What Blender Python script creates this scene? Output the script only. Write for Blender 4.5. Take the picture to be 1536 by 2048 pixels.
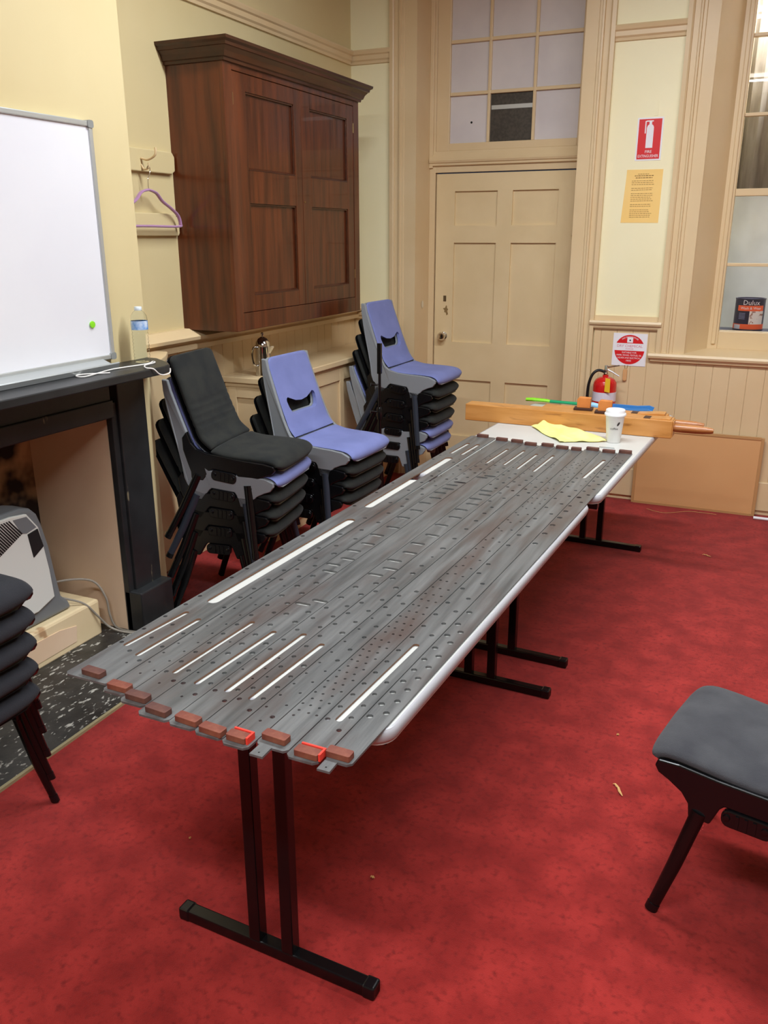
import bpy, bmesh, math, random
from mathutils import Vector, Matrix
from mathutils.geometry import delaunay_2d_cdt
random.seed(7)
sc = bpy.context.scene
for o in list(bpy.data.objects): bpy.data.objects.remove(o)
# ---------------------------------------------------------------- camera, world, lights, exposure
EXPOSURE = 0.0
TUBE_W = 57.0
cam_d = bpy.data.cameras.new('camera'); cam = bpy.data.objects.new('camera', cam_d)
sc.collection.objects.link(cam); sc.camera = cam
cam_d.sensor_fit = 'VERTICAL'; cam_d.sensor_height = 24.0; cam_d.lens = 1683.4 / 2048 * 24.0
cam_d.clip_start = 0.05
cam.matrix_world = Matrix(((0.9113022, -0.12695363, 0.39167726, 0), (0.4117351, 0.28464239, -0.86570949, 0),
                           (-0.00158299, 0.95019024, 0.3116665, 1.6), (0, 0, 0, 1)))
w = bpy.data.worlds.new('world'); sc.world = w; w.use_nodes = True
w.node_tree.nodes['Background'].inputs[0].default_value = (0.02, 0.025, 0.04, 1)
w.node_tree.nodes['Background'].inputs[1].default_value = 1.0
sc.view_settings.view_transform = 'Standard'; sc.view_settings.look = 'None'
sc.view_settings.exposure = EXPOSURE; sc.view_settings.gamma = 1; sc.view_settings.use_curve_mapping = False
CEIL = 3.42
LAMPS = [(-0.95, 2.9, 3.33), (0.40, 2.9, 3.33), (-0.95, -0.25, 3.33), (0.40, -0.25, 3.33)]
for i, (x, y, z) in enumerate(LAMPS):
    l = bpy.data.lights.new('tube_light', 'AREA'); l.shape = 'RECTANGLE'; l.size = 1.25; l.size_y = 0.14
    l.energy = TUBE_W; l.color = (0.93, 1.0, 1.06)
    lo = bpy.data.objects.new('tube_light', l); sc.collection.objects.link(lo); lo.location = (x, y, z - 0.075)
# ---------------------------------------------------------------- helpers
def lin(c):
    return tuple(((v / 255) / 12.92 if v / 255 <= 0.04045 else ((v / 255 + 0.055) / 1.055) ** 2.4) for v in c) + (1,)
def mat(name, rgb, rough=0.5, metal=0.0, spec=0.5, rgb2=None, scale=8, stretch=(1, 1, 1), detail=4, lo=0.35, hi=0.65,
        bump=0.0, bscale=60, bstretch=None, trans=0.0, ior=1.45, emit=None, estr=0, sheen=0, coat=0, rough2=None, third=None):
    m = bpy.data.materials.new(name); m.use_nodes = True; nt = m.node_tree; N = nt.nodes; L = nt.links
    b = N['Principled BSDF']; b.inputs['Base Color'].default_value = lin(rgb); b.inputs['Roughness'].default_value = rough
    b.inputs['Metallic'].default_value = metal; b.inputs['Specular IOR Level'].default_value = spec
    b.inputs['Transmission Weight'].default_value = trans; b.inputs['IOR'].default_value = ior
    b.inputs['Sheen Weight'].default_value = sheen; b.inputs['Coat Weight'].default_value = coat
    if emit: b.inputs['Emission Color'].default_value = lin(emit); b.inputs['Emission Strength'].default_value = estr
    tc = N.new('ShaderNodeTexCoord')
    def noise(sc_, st, det, src='Object'):
        mp = N.new('ShaderNodeMapping'); mp.inputs['Scale'].default_value = st; L.new(tc.outputs[src], mp.inputs[0])
        n = N.new('ShaderNodeTexNoise'); n.inputs['Scale'].default_value = sc_; n.inputs['Detail'].default_value = det
        L.new(mp.outputs[0], n.inputs['Vector']); return n
    if rgb2:
        n = noise(scale, stretch, detail); r = N.new('ShaderNodeValToRGB')
        r.color_ramp.elements[0].position = lo; r.color_ramp.elements[1].position = hi
        r.color_ramp.elements[0].color = lin(rgb); r.color_ramp.elements[1].color = lin(rgb2)
        L.new(n.outputs[0], r.inputs[0]); out = r.outputs[0]
        if third:
            n2 = noise(third[1], third[2], 3); r2 = N.new('ShaderNodeValToRGB')
            r2.color_ramp.elements[0].position = third[3]; r2.color_ramp.elements[1].position = third[4]
            r2.color_ramp.elements[0].color = (0, 0, 0, 1); r2.color_ramp.elements[1].color = (1, 1, 1, 1)
            L.new(n2.outputs[0], r2.inputs[0]); mx = N.new('ShaderNodeMix'); mx.data_type = 'RGBA'
            L.new(r2.outputs[0], mx.inputs[0]); L.new(out, mx.inputs[6]); mx.inputs[7].default_value = lin(third[0]); out = mx.outputs[2]
        L.new(out, b.inputs['Base Color'])
        if rough2 is not None:
            mr = N.new('ShaderNodeMapRange'); mr.inputs[3].default_value = rough; mr.inputs[4].default_value = rough2
            mr.inputs[1].default_value = lo; mr.inputs[2].default_value = hi
            L.new(n.outputs[0], mr.inputs[0]); L.new(mr.outputs[0], b.inputs['Roughness'])
    if bump:
        nb = noise(bscale, bstretch or (1, 1, 1), 4); bp = N.new('ShaderNodeBump'); bp.inputs['Strength'].default_value = bump
        bp.inputs['Distance'].default_value = 0.004; L.new(nb.outputs[0], bp.inputs['Height']); L.new(bp.outputs[0], b.inputs['Normal'])
    return m
class MB:
    def __init__(s): s.v = []; s.f = []
    def add(s, vs, fs):
        k = len(s.v); s.v += [tuple(p) for p in vs]; s.f += [tuple(i + k for i in f) for f in fs]; return s
    def box(s, x0, x1, y0, y1, z0, z1, M=None):
        vs = [Vector((x, y, z)) for z in (z0, z1) for y in (y0, y1) for x in (x0, x1)]
        if M: vs = [M @ p for p in vs]
        return s.add(vs, [(0, 2, 3, 1), (4, 5, 7, 6), (0, 1, 5, 4), (2, 6, 7, 3), (0, 4, 6, 2), (1, 3, 7, 5)])
    def prism(s, poly, a0, a1, axis='z', M=None):
        n = len(poly)
        def P(p, a): return Vector((p[0], p[1], a)) if axis == 'z' else (Vector((p[0], a, p[1])) if axis == 'y' else Vector((a, p[0], p[1])))
        vs = [P(p, a0) for p in poly] + [P(p, a1) for p in poly]
        if M: vs = [M @ p for p in vs]
        return s.add(vs, [tuple(range(n))[::-1], tuple(range(n, 2 * n))] + [(i, (i + 1) % n, n + (i + 1) % n, n + i) for i in range(n)])
    def loft(s, rings, cap=True, closed=True):
        n = len(rings[0]); k = len(s.v); s.v += [tuple(p) for r in rings for p in r]
        for j in range(len(rings) - 1):
            for i in range(n if closed else n - 1):
                a = k + j * n + i; b = k + j * n + (i + 1) % n; s.f.append((a, b, b + n, a + n))
        if cap: s.f.append(tuple(range(k, k + n))[::-1]); s.f.append(tuple(range(k + (len(rings) - 1) * n, k + len(rings) * n)))
        return s
    def tube(s, pts, r, n=8, flat=1.0, cap=True):
        pts = [Vector(p) for p in pts]; rs = r if isinstance(r, (list, tuple)) else [r] * len(pts); rings = []; up = None
        for i, p in enumerate(pts):
            t = (pts[min(i + 1, len(pts) - 1)] - pts[max(i - 1, 0)]).normalized()
            if up is None: up = Vector((0, 0, 1)) if abs(t.z) < 0.9 else Vector((0, 1, 0))
            a = t.cross(up).normalized(); b = a.cross(t).normalized(); up = b
            rings.append([p + (a * math.cos(q) + b * math.sin(q) * flat) * rs[i] for q in [2 * math.pi * j / n for j in range(n)]])
        return s.loft(rings, cap)
    def lathe(s, prof, c=(0, 0, 0), n=24, axis='z'):
        rings = []
        for r, h in prof:
            ring = []
            for j in range(n):
                q = 2 * math.pi * j / n; a, b = r * math.cos(q), r * math.sin(q)
                p = (a, b, h) if axis == 'z' else ((h, a, b) if axis == 'x' else (a, h, b))
                ring.append(Vector(c) + Vector(p))
            rings.append(ring)
        return s.loft(rings)
    def build(s, name, m=None, parent=None, smooth=False, bevel=0, seg=2, auto=None):
        me = bpy.data.meshes.new(name); me.from_pydata(s.v, [], s.f)
        bm = bmesh.new(); bm.from_mesh(me); bmesh.ops.recalc_face_normals(bm, faces=bm.faces); bm.to_mesh(me); bm.free()
        if m: me.materials.append(m)
        o = bpy.data.objects.new(name, me); sc.collection.objects.link(o)
        if parent: o.parent = parent
        if smooth:
            for p in me.polygons: p.use_smooth = True
            me.set_sharp_from_angle(angle=math.radians(auto or 40))
        if bevel:
            b = o.modifiers.new('bevel', 'BEVEL'); b.width = bevel; b.segments = seg; b.limit_method = 'ANGLE'; b.angle_limit = math.radians(40)
        return o
def empty(name, loc=(0, 0, 0), rz=0):
    o = bpy.data.objects.new(name, None); sc.collection.objects.link(o); o.location = loc; o.rotation_euler = (0, 0, rz)
    o.empty_display_size = 0.05; return o
def tag(o, label, cat, group=None, kind=None):
    o['label'] = label; o['category'] = cat
    if group: o['group'] = group
    if kind: o['kind'] = kind
    return o
def struct(o): o['kind'] = 'structure'; return o
def box(name, m, x0, x1, y0, y1, z0, z1, parent=None, bevel=0):
    return MB().box(x0, x1, y0, y1, z0, z1).build(name, m, parent, bevel=bevel)
def rpoly(x0, x1, y0, y1, r, n=5):
    out = []
    for cx, cy, a in ((x1 - r, y1 - r, 0), (x0 + r, y1 - r, 90), (x0 + r, y0 + r, 180), (x1 - r, y0 + r, 270)):
        for i in range(n + 1):
            q = math.radians(a + 90 * i / n); out.append((cx + r * math.cos(q), cy + r * math.sin(q)))
    return out
def text_ob(body, size, name, m, parent, M, align='CENTER', thick=0.0, bend=None, xs=1.0):
    c = bpy.data.curves.new(name, 'FONT'); c.body = body; c.size = size; c.align_x = align; c.align_y = 'CENTER'; c.resolution_u = 2
    c.extrude = thick; t = bpy.data.objects.new('t', c); sc.collection.objects.link(t)
    dg = bpy.context.evaluated_depsgraph_get(); me = bpy.data.meshes.new_from_object(t.evaluated_get(dg))
    bpy.data.objects.remove(t); me.name = name
    for v in me.vertices:
        p = v.co.copy(); p.x *= xs
        if bend: p = bend(p)
        v.co = M @ p
    me.materials.clear(); me.materials.append(m)
    o = bpy.data.objects.new(name, me); sc.collection.objects.link(o); o.parent = parent; return o
def copy_tree(o, parent=None):
    c = o.copy(); sc.collection.objects.link(c); c.parent = parent
    for ch in list(o.children): copy_tree(ch, c)
    return c
def apply_bool(o, cutter):
    md = o.modifiers.new('cut', 'BOOLEAN'); md.operation = 'DIFFERENCE'; md.object = cutter; md.solver = 'EXACT'
    dg = bpy.context.evaluated_depsgraph_get(); dg.update(); me = bpy.data.meshes.new_from_object(o.evaluated_get(dg))
    o.modifiers.clear(); o.data = me
# ---------------------------------------------------------------- materials
M_wall = mat('cream_paint', (246, 238, 200), 0.42, rgb2=(243, 233, 190), scale=1.6, lo=0.3, hi=0.75, bump=0.12, bscale=9)
M_wall_dim = mat('dimmed_cream_paint', (214, 197, 152), 0.42, rgb2=(209, 190, 142), scale=1.6, lo=0.3, hi=0.75, bump=0.12, bscale=9)  # wall cream with dimmer light put into its colour, breast and left wall
M_trim = mat('tan_gloss_paint', (222, 197, 156), 0.35, rgb2=(218, 191, 148), scale=3, bump=0.05, bscale=14)
M_door = mat('tan_door_paint', (228, 204, 160), 0.38, rgb2=(222, 197, 152), scale=4, bump=0.05, bscale=20)
M_ceil = mat('ceiling_paint', (182, 178, 168), 0.7)  # unseen ceiling, colour darkened to cut bounced light
M_far = mat('low_bounce_wall', (140, 118, 90), 0.6)  # unseen walls, colour darkened so less light bounces under the table
M_carpet = mat('red_carpet', (134, 30, 27), 0.95, spec=0.12, rgb2=(164, 45, 40), scale=9, detail=12, lo=0.35, hi=0.68, bump=0.6, bscale=420, sheen=0.12,
               third=((122, 27, 25), 55, (1, 1, 1), 0.50, 0.75))
M_hearth = mat('black_painted_stone', (34, 33, 32), 0.38, rgb2=(58, 56, 53), scale=9, detail=6, bump=0.5, bscale=22,
               third=((176, 172, 162), 75, (1, 0.45, 1), 0.60, 0.68))
M_black = mat('black_painted_timber', (30, 31, 32), 0.4, rgb2=(44, 45, 46), scale=5, bump=0.12, bscale=18,
              third=((122, 112, 90), 30, (1, 1, 0.25), 0.70, 0.74))
M_firebox = mat('tan_masonry_paint', (238, 208, 176), 0.7, rgb2=(230, 198, 164), scale=3, bump=0.4, bscale=8)
M_soot = mat('sooty_masonry', (196, 160, 118), 0.8, rgb2=(36, 26, 20), scale=2.6, lo=0.47, hi=0.56, bump=0.6, bscale=12)
M_blockp = mat('cream_block_paint', (240, 218, 176), 0.5, rgb2=(232, 208, 164), scale=4, bump=0.4, bscale=14, third=((190, 152, 112), 6, (1, 1, 1), 0.66, 0.70))
M_cedar = mat('dark_cedar', (64, 28, 12), 0.28, rgb2=(98, 46, 21), scale=3, stretch=(9, 9, 0.7), detail=6, bump=0.08, bscale=20, bstretch=(12, 12, 1), coat=0.25)
M_cedar_d = mat('cedar_cornice', (52, 24, 10), 0.33, rgb2=(74, 35, 14), scale=3, stretch=(3, 1, 6), detail=6, coat=0.2)
M_brass = mat('dull_brass', (150, 130, 90), 0.35, metal=1)
M_white = mat('whiteboard_face', (232, 231, 234), 0.16, rgb2=(226, 225, 230), scale=1.5)
M_alu = mat('aluminium', (196, 199, 198), 0.35, metal=0.6)
M_greyp = mat('grey_plastic', (138, 139, 136), 0.45)
M_slate = mat('black_fabric', (36, 38, 38), 0.95, spec=0.15, rgb2=(46, 47, 44), scale=14, bump=0.35, bscale=420, sheen=0.06)
M_blue = mat('periwinkle_fabric', (122, 130, 184), 0.9, spec=0.2, rgb2=(112, 120, 172), scale=6, bump=0.3, bscale=420, sheen=0.08)
M_char = mat('charcoal_fabric', (62, 62, 66), 0.95, spec=0.15, rgb2=(74, 74, 77), scale=10, bump=0.35, bscale=380, sheen=0.1)
M_inkf = mat('blue_black_fabric', (38, 39, 43), 0.95, spec=0.15, rgb2=(48, 48, 52), scale=10, bump=0.35, bscale=380, sheen=0.06)
M_blkpl = mat('black_gloss_plastic', (14, 14, 16), 0.22, spec=0.5)
M_shell = mat('grey_chair_plastic', (134, 138, 142), 0.35)
M_shelld = mat('blue_grey_chair_plastic', (88, 100, 124), 0.3)
M_leg = mat('black_enamel', (12, 12, 13), 0.2)
M_legd = mat('slate_enamel', (44, 50, 60), 0.35)
M_lam = mat('pale_laminate', (200, 200, 195), 0.35, rgb2=(194, 194, 189), scale=6)
M_edge = mat('pale_edge_trim', (172, 171, 175), 0.3)
M_slide = mat('graphite_coated_timber', (72, 73, 73), 0.34, spec=0.5, rgb2=(106, 106, 105), scale=3.2, stretch=(14, 0.9, 1), detail=8, lo=0.3, hi=0.7,
              bump=0.12, bscale=16, bstretch=(14, 1, 1), rough2=0.46, third=((76, 64, 60), 3.0, (4, 0.9, 1), 0.48, 0.74))
M_slot = mat('bare_timber_edge', (118, 84, 62), 0.6)
M_pad = mat('red_brown_leather', (112, 56, 42), 0.65, rgb2=(140, 82, 60), scale=30, lo=0.4, hi=0.7, bump=0.3, bscale=60)
M_padd = mat('dark_brown_leather', (84, 50, 44), 0.65, rgb2=(112, 72, 58), scale=30, lo=0.4, hi=0.7, bump=0.3, bscale=60)
M_tape = mat('bright_red_felt', (232, 60, 44), 0.7)
M_pine = mat('honey_pine', (186, 124, 58), 0.34, rgb2=(204, 144, 78), scale=4, stretch=(1, 9, 9), detail=6, coat=0.2, third=((128, 74, 26), 5, (1.2, 6, 6), 0.62, 0.76))
M_pined = mat('turned_timber', (160, 98, 52), 0.3, rgb2=(186, 126, 74), scale=6, stretch=(1, 5, 5), coat=0.3)
M_darkw = mat('dark_stained_timber', (62, 34, 24), 0.5)
M_hard = mat('tan_hardboard', (210, 158, 104), 0.6, rgb2=(218, 168, 114), scale=1.4, lo=0.3, hi=0.7, bump=0.08, bscale=40)
M_hardb = mat('tan_board_binding', (188, 142, 92), 0.5)
M_chrome = mat('chrome', (220, 218, 214), 0.12, metal=1)
M_red = mat('extinguisher_red', (206, 26, 26), 0.25, coat=0.4)
M_rubber = mat('black_rubber', (22, 20, 20), 0.5)
M_yel = mat('yellow_tag', (236, 190, 40), 0.5)
M_cloth = mat('yellow_cloth', (240, 234, 148), 0.85, rgb2=(234, 226, 132), scale=20, bump=0.4, bscale=150)
M_cup = mat('white_paper_cup', (238, 236, 232), 0.5)
M_lid = mat('white_cup_lid', (242, 242, 242), 0.3)
M_ink = mat('dark_ink', (60, 52, 50), 0.6)
M_lime = mat('lime_plastic', (140, 220, 40), 0.4)
M_green = mat('green_plastic', (10, 150, 96), 0.4)
M_bluep = mat('blue_plastic', (58, 118, 178), 0.4)
M_bluel = mat('pale_blue_plastic', (150, 200, 232), 0.4)
M_sign = mat('sign_white', (236, 234, 238), 0.35)
M_signr = mat('sign_red', (214, 28, 34), 0.35)
M_pink = mat('sign_pink_print', (214, 120, 140), 0.4)
M_note = mat('orange_paper', (250, 212, 134), 0.7, rgb2=(249, 208, 126), scale=4)
M_frost = mat('painted_glass_grey', (216, 208, 206), 0.3, rgb2=(204, 196, 196), scale=3, bump=0.1, bscale=8)
M_dark = mat('dark_pane', (62, 56, 50), 0.35, rgb2=(74, 68, 60), scale=60, lo=0.4, hi=0.6)
M_glass = mat('window_glass', (255, 255, 255), 0.0, trans=1.0, ior=1.45)
M_pet = mat('clear_bottle', (250, 253, 255), 0.03, trans=1.0, ior=1.06)
M_lblue = mat('bottle_label_blue', (70, 140, 210), 0.4, rgb2=(225, 235, 245), scale=14, lo=0.45, hi=0.6)
M_cordw = mat('white_cord', (228, 224, 218), 0.5)
M_cordg = mat('grey_cable', (150, 142, 130), 0.5)
M_purple = mat('purple_velvet', (168, 120, 164), 0.8, sheen=0.5)
M_heatw = mat('heater_white', (226, 228, 220), 0.35)
M_heatg = mat('heater_grey', (120, 124, 126), 0.4)
M_vent = mat('vent_dark', (30, 30, 30), 0.5)
M_navy = mat('tin_navy', (28, 32, 62), 0.3)
M_orange = mat('tin_orange', (236, 94, 50), 0.35)
M_tube = mat('lit_tube', (255, 252, 244), 0.4, emit=(255, 250, 240), estr=9)
M_pale = mat('pale_partition', (242, 245, 245), 0.5, rgb2=(204, 208, 208), scale=2)
M_curtain = mat('brown_curtain', (128, 116, 104), 0.9, rgb2=(150, 140, 128), scale=5, stretch=(8, 1, 1))
M_chip = mat('wood_shaving', (206, 160, 100), 0.7)
M_gap = mat('matt_dark_brown', (20, 17, 14), 0.8)  # near-black brown for the pane hole and extinguisher bracket
# ---------------------------------------------------------------- room shell
YB = 5.32; XL = -2.63
struct(box('floor', M_carpet, -3.0, 2.4, -2.4, 5.62, -0.06, 0.0))
struct(box('ceiling', M_ceil, -3.0, 2.5, -2.5, 6.7, CEIL, CEIL + 0.1))
struct(box('wall_right', M_far, 2.4, 2.5, -2.4, 5.32, 0, CEIL))
struct(box('wall_front', M_far, -3.0, 2.5, -2.5, -2.4, 0, CEIL))
wl = MB().box(-2.75, XL, 2.787, 5.62, 0, CEIL).box(-2.75, XL, -2.4, 0.8, 0, CEIL).build('wall_left', M_wall_dim); struct(wl)
wb = MB()
wb.box(XL, -2.19, YB, 5.62, 0, CEIL).box(-2.19, -1.14, YB, 5.62, 3.05, CEIL)
wb.prism([(-1.14, YB), (-.452, YB), (-.345, 5.5), (-.345, 5.62), (-1.14, 5.62)], 0, CEIL)
wb.box(-.345, .61, YB + .002, 5.62, 0, .925).box(-.345, .61, YB, 5.62, 3.0, CEIL)
wb.prism([(.718, YB), (2.4, YB), (2.4, 5.62), (.61, 5.62), (.61, 5.5)], 0, CEIL)
struct(wb.build('wall_back', M_wall))
cb = struct(MB().box(-3.0, -2.33, .8, 2.787, .99, CEIL).box(-3.0, -2.33, 2.70, 2.787, 0, .99).box(-3.0, -2.33, .8, 1.0, 0, .99).build('chimney_breast', M_wall_dim))
fb = MB().box(-3.0, -2.335, 2.515, 2.70, 0, .99).box(-3.0, -2.335, 1.0, 1.22, 0, .99).build('fireplace_cheeks', M_firebox); struct(fb)
struct(box('firebox_back', M_soot, -3.0, -2.76, 1.22, 2.515, 0, .99))
hs = box('hearth_step', M_blockp, -2.76, -2.415, 1.22, 2.45, 0, .163, bevel=.012); tag(hs, 'cream painted masonry step inside the fireplace opening', 'step')
b = MB().prism([(1.95, .03), (2.30, .035), (2.31, .10), (2.22, .118), (2.0, .12)], -2.418, -2.4125, 'x').build('chipped_patch', M_firebox, hs); b['label'] = 'bare chipped patch on the step face'
struct(box('hearth', M_hearth, -2.76, -1.96, .8, 2.76, 0, .008))
struct(MB().box(-1.96, -1.948, .8, 2.772, 0, .010).box(-2.33, -1.96, 2.76, 2.772, 0, .010).build('trim_1', mat('hearth_edging', (150, 138, 104), 0.4)))
# skirting, wainscot boards
def boards(wallname, name_mat, along, a0, a1, seam, pitch, face, z0, z1f, sgn):
    wr = empty(wallname); struct(wr); a = seam + math.floor((a0 - seam) / pitch) * pitch
    struct(wr)
    first = None
    while a < a1 - .01:
        s, e = max(a + .0004, a0), min(a + pitch - .0004, a1)
        if e - s > .012:
            z1 = z1f((s + e) / 2); d = .012
            if along == 'x': P = [(s, face), (s, face - d + .0016), (s + .0022, face - d), (e - .0022, face - d), (e, face - d + .0016), (e, face)]
            else: P = [(face, s), (face + d - .003, s), (face + d, s + .003), (face + d, e - .003), (face + d - .003, e), (face, e)]
            MB().prism(P, z0, z1).build('board', name_mat, wr)
        a += pitch
    return wr
boards('wainscot_back', M_trim, 'x', -.985, 1.6, -.66, .0945, YB, .205, lambda x: 1.065 if x < -.60 else .90, 1)
boards('wainscot_corner', M_trim, 'x', XL, -2.36, -2.63, .0945, YB, .205, lambda x: 1.09, 1)
boards('wainscot_left', M_trim, 'y', 3.35, 5.30, 3.35, .0945, XL, .205, lambda y: 1.09, 1)
struct(box('trim_2', M_trim, XL, XL + .012, 2.787, 3.35, .205, 1.09))
struct(MB().box(-.985, 2.4, YB - .024, YB, .03, .205).box(-.985, 2.4, YB - .012, YB, 0, .03).box(XL, -2.36, YB - .024, YB, 0, .205).build('baseboard_back', M_trim, bevel=.004))
struct(box('baseboard_left', M_trim, XL, XL + .024, 2.787, YB - .024, 0, .205, bevel=.004))
struct(MB().box(2.38, 2.4, -2.4, YB - .03, 0, .2).build('baseboard_right', M_trim))
# dado rails
def prof_x(poly, x0, x1, name, m=M_trim):   # poly of (out, z); extruded along X on the back wall
    return struct(MB().prism([(YB - a, z) for a, z in poly], x0, x1, 'x').build(name, m))
dado = [(0, 1.14), (.012, 1.14), (.014, 1.112), (.045, 1.112), (.05, 1.10), (.045, 1.088), (.034, 1.086), (.034, 1.074), (.028, 1.064), (0, 1.064)]
prof_x(dado, -1.013, -.593, 'trim_3'); prof_x(dado, XL, -2.355, 'trim_4')
struct(MB().prism([(XL, 1.17), (XL + .03, 1.17), (XL + .075, 1.146), (XL + .09, 1.136), (XL + .085, 1.12), (XL + .05, 1.116), (XL + .045, 1.10), (XL + .06, 1.094), (XL + .05, 1.07), (XL, 1.07)], 2.787, YB, 'y').build('trim_5', M_trim))
struct(MB().prism([(XL, 2.787), (-2.335, 2.787), (-2.335, 2.86), (-2.43, 3.03), (-2.50, 3.13), (XL, 3.13)], 1.075, 1.10).build('trim_6', M_trim, bevel=.004))
rail = [(0, 2.70), (.03, 2.70), (.034, 2.69), (.03, 2.675), (.022, 2.668), (.022, 2.645), (.014, 2.636), (.012, 2.622), (0, 2.62)]
prof_x(rail, XL, -2.35, 'trim_7'); prof_x(rail, -.99, -.61, 'trim_8')
struct(MB().prism([(XL + a, z) for a, z in rail], 2.787, YB - .03, 'y').build('trim_9', M_trim))
# door casing, jamb, head
def casing(x_out, x_in, z0, z1, name):
    s = 1 if x_in > x_out else -1
    pr = [(0, 0), (0, .034), (.022, .036), (.03, .030), (.032, .020), (.060, .020), (.064, .032), (.074, .033), (.078, .022), (.092, .022), (.096, .016), (abs(x_in - x_out), .016), (abs(x_in - x_out), 0)]
    struct(MB().prism([(x_out + s * a, YB - d) for a, d in pr], z0, z1).build(name, M_trim))
casing(-2.351, -2.175, 0, CEIL, 'trim_10'); casing(-.990, -1.159, 0, CEIL, 'trim_11'); casing(-.613, -.452, .93, CEIL, 'trim_12'); casing(.879, .718, .93, CEIL, 'trim_13')
struct(MB().box(-2.19, -2.175, YB, 5.62, 0, 3.05).box(-2.175, -2.135, 5.545, 5.60, 0, 3.05).box(-2.175, -2.150, 5.53, 5.545, 2.02, 3.05).box(-1.159, -1.14, YB, 5.62, 0, 3.05).box(-1.21, -1.159, 5.545, 5.60, 0, 3.05).box(-2.175, -1.159, 5.53, 5.60, 3.0, 3.05).build('trim_14', M_trim, bevel=.002))
struct(MB().prism([(5.60, 1.992), (5.546, 1.992), (5.546, 2.030), (5.528, 2.034), (5.528, 2.046), (5.520, 2.050), (5.515, 2.062), (5.525, 2.075), (5.540, 2.105), (5.545, 2.12), (5.60, 2.12)], -2.17, -1.17, 'x').build('trim_15', M_trim))
# door 1
d1 = empty('door_1', (-2.12, 5.556, 0)); struct(d1)
def loc(o, p): o.location = (-p[0], -p[1], -p[2]); return o
DP = (-2.12, 5.556, 0)
rows = [(.25, .648), (.905, 1.556), (1.665, 1.876)]; cols = [(-2.0, -1.71), (-1.61, -1.315)]
lf = MB().box(-2.128, -2.0, 5.556, 5.60, .012, 1.984).box(-1.315, -1.212, 5.556, 5.60, .012, 1.984).box(-1.71, -1.61, 5.556, 5.60, .012, 1.984)
for z0, z1 in ((.012, .25), (.648, .905), (1.556, 1.665), (1.876, 1.984)):
    for x0, x1 in cols: lf.box(x0, x1, 5.556, 5.60, z0, z1)
loc(lf.build('door_leaf', M_door, d1), DP)
for z0, z1 in rows:
    for x0, x1 in cols: loc(MB().box(x0 - .004, x1 + .004, 5.572, 5.59, z0 - .004, z1 + .004).build('panel', M_door, d1), DP)
kn = loc(MB().lathe([(0, -.062), (.018, -.060), (.027, -.050), (.029, -.040), (.024, -.028), (.012, -.022), (.011, -.010), (.026, -.006), (.028, 0), (0, 0)], (-2.060, 5.556, .944), 20, 'y').build('door_knob', M_chrome, d1, smooth=True), DP)
loc(MB().box(-2.066, -2.046, 5.554, 5.557, 1.175, 1.213).build('lock_plate', mat('bare_lock_mark', (92, 72, 44), .6), d1), DP)
loc(MB().prism([(-2.068, 1.128), (-2.052, 1.132), (-2.047, 1.146), (-2.040, 1.148), (-2.038, 1.13), (-2.030, 1.124), (-2.036, 1.112), (-2.030, 1.09), (-2.042, 1.082), (-2.046, 1.1), (-2.058, 1.104), (-2.056, 1.116)], 5.5546, 5.557, 'y').build('paint_scar', mat('bare_scar', (140, 112, 70), .6), d1), DP)
loc(MB().box(-1.222, -1.208, 5.548, 5.558, 1.60, 1.70).build('hinge', M_door, d1), DP)
struct(MB().lathe([(0, -.0012), (.014, -.001), (.018, 0)], (0, 0, 0), 14, 'y').build('wall_patch', mat('white_filler', (226, 214, 186), .6))).location = (-2.172 + .0, 5.44, 1.16)
bpy.data.objects['wall_patch'].rotation_euler = (0, 0, math.pi / 2); bpy.data.objects['wall_patch'].scale = (1, 1, 1.4)
# transom window above the door
w1 = empty('window_1', (-1.63, 5.56, 2.12)); struct(w1); WP = (-1.63, 5.56, 2.12)
vx = [-2.047, -1.789, -1.5, -1.222]; hz = [2.165, 2.452, 2.748, 3.0]
loc(MB().box(-2.135, -2.047, 5.55, 5.585, 2.12, 3.0).box(-1.222, -1.2, 5.55, 5.585, 2.12, 3.0).box(-2.047, -1.222, 5.55, 5.585, 2.12, 2.165).build('sash_frame', M_trim, w1, bevel=.003), WP)
for x in vx[1:3]: loc(MB().box(x - .009, x + .009, 5.553, 5.58, 2.165, 3.0).build('glazing_bar', M_trim, w1, bevel=.003), WP)
for z in hz[1:3]: loc(MB().box(-2.047, -1.222, 5.555, 5.578, z - .010, z + .010).build('glazing_bar', M_trim, w1, bevel=.003), WP)
for i in range(3):
    for j in range(3):
        dk = (i == 1 and j == 0)
        p = loc(MB().box(vx[i], vx[i + 1], 5.572, 5.576, hz[j], hz[j + 1]).build('pane', M_dark if dk else M_frost, w1), WP)
        if dk:
            p['label'] = 'dark unpainted pane'
            q = MB().box(-1.775, -1.512, 5.5695, 5.5715, 2.352, 2.376).build('pale_strip', M_alu, p)
loc(MB().lathe([(0, -.001), (.007, -.001), (.007, 0)], (-1.905, 5.5715, 2.285), 10, 'y').build('pane_hole', M_gap, w1), WP)
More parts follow.
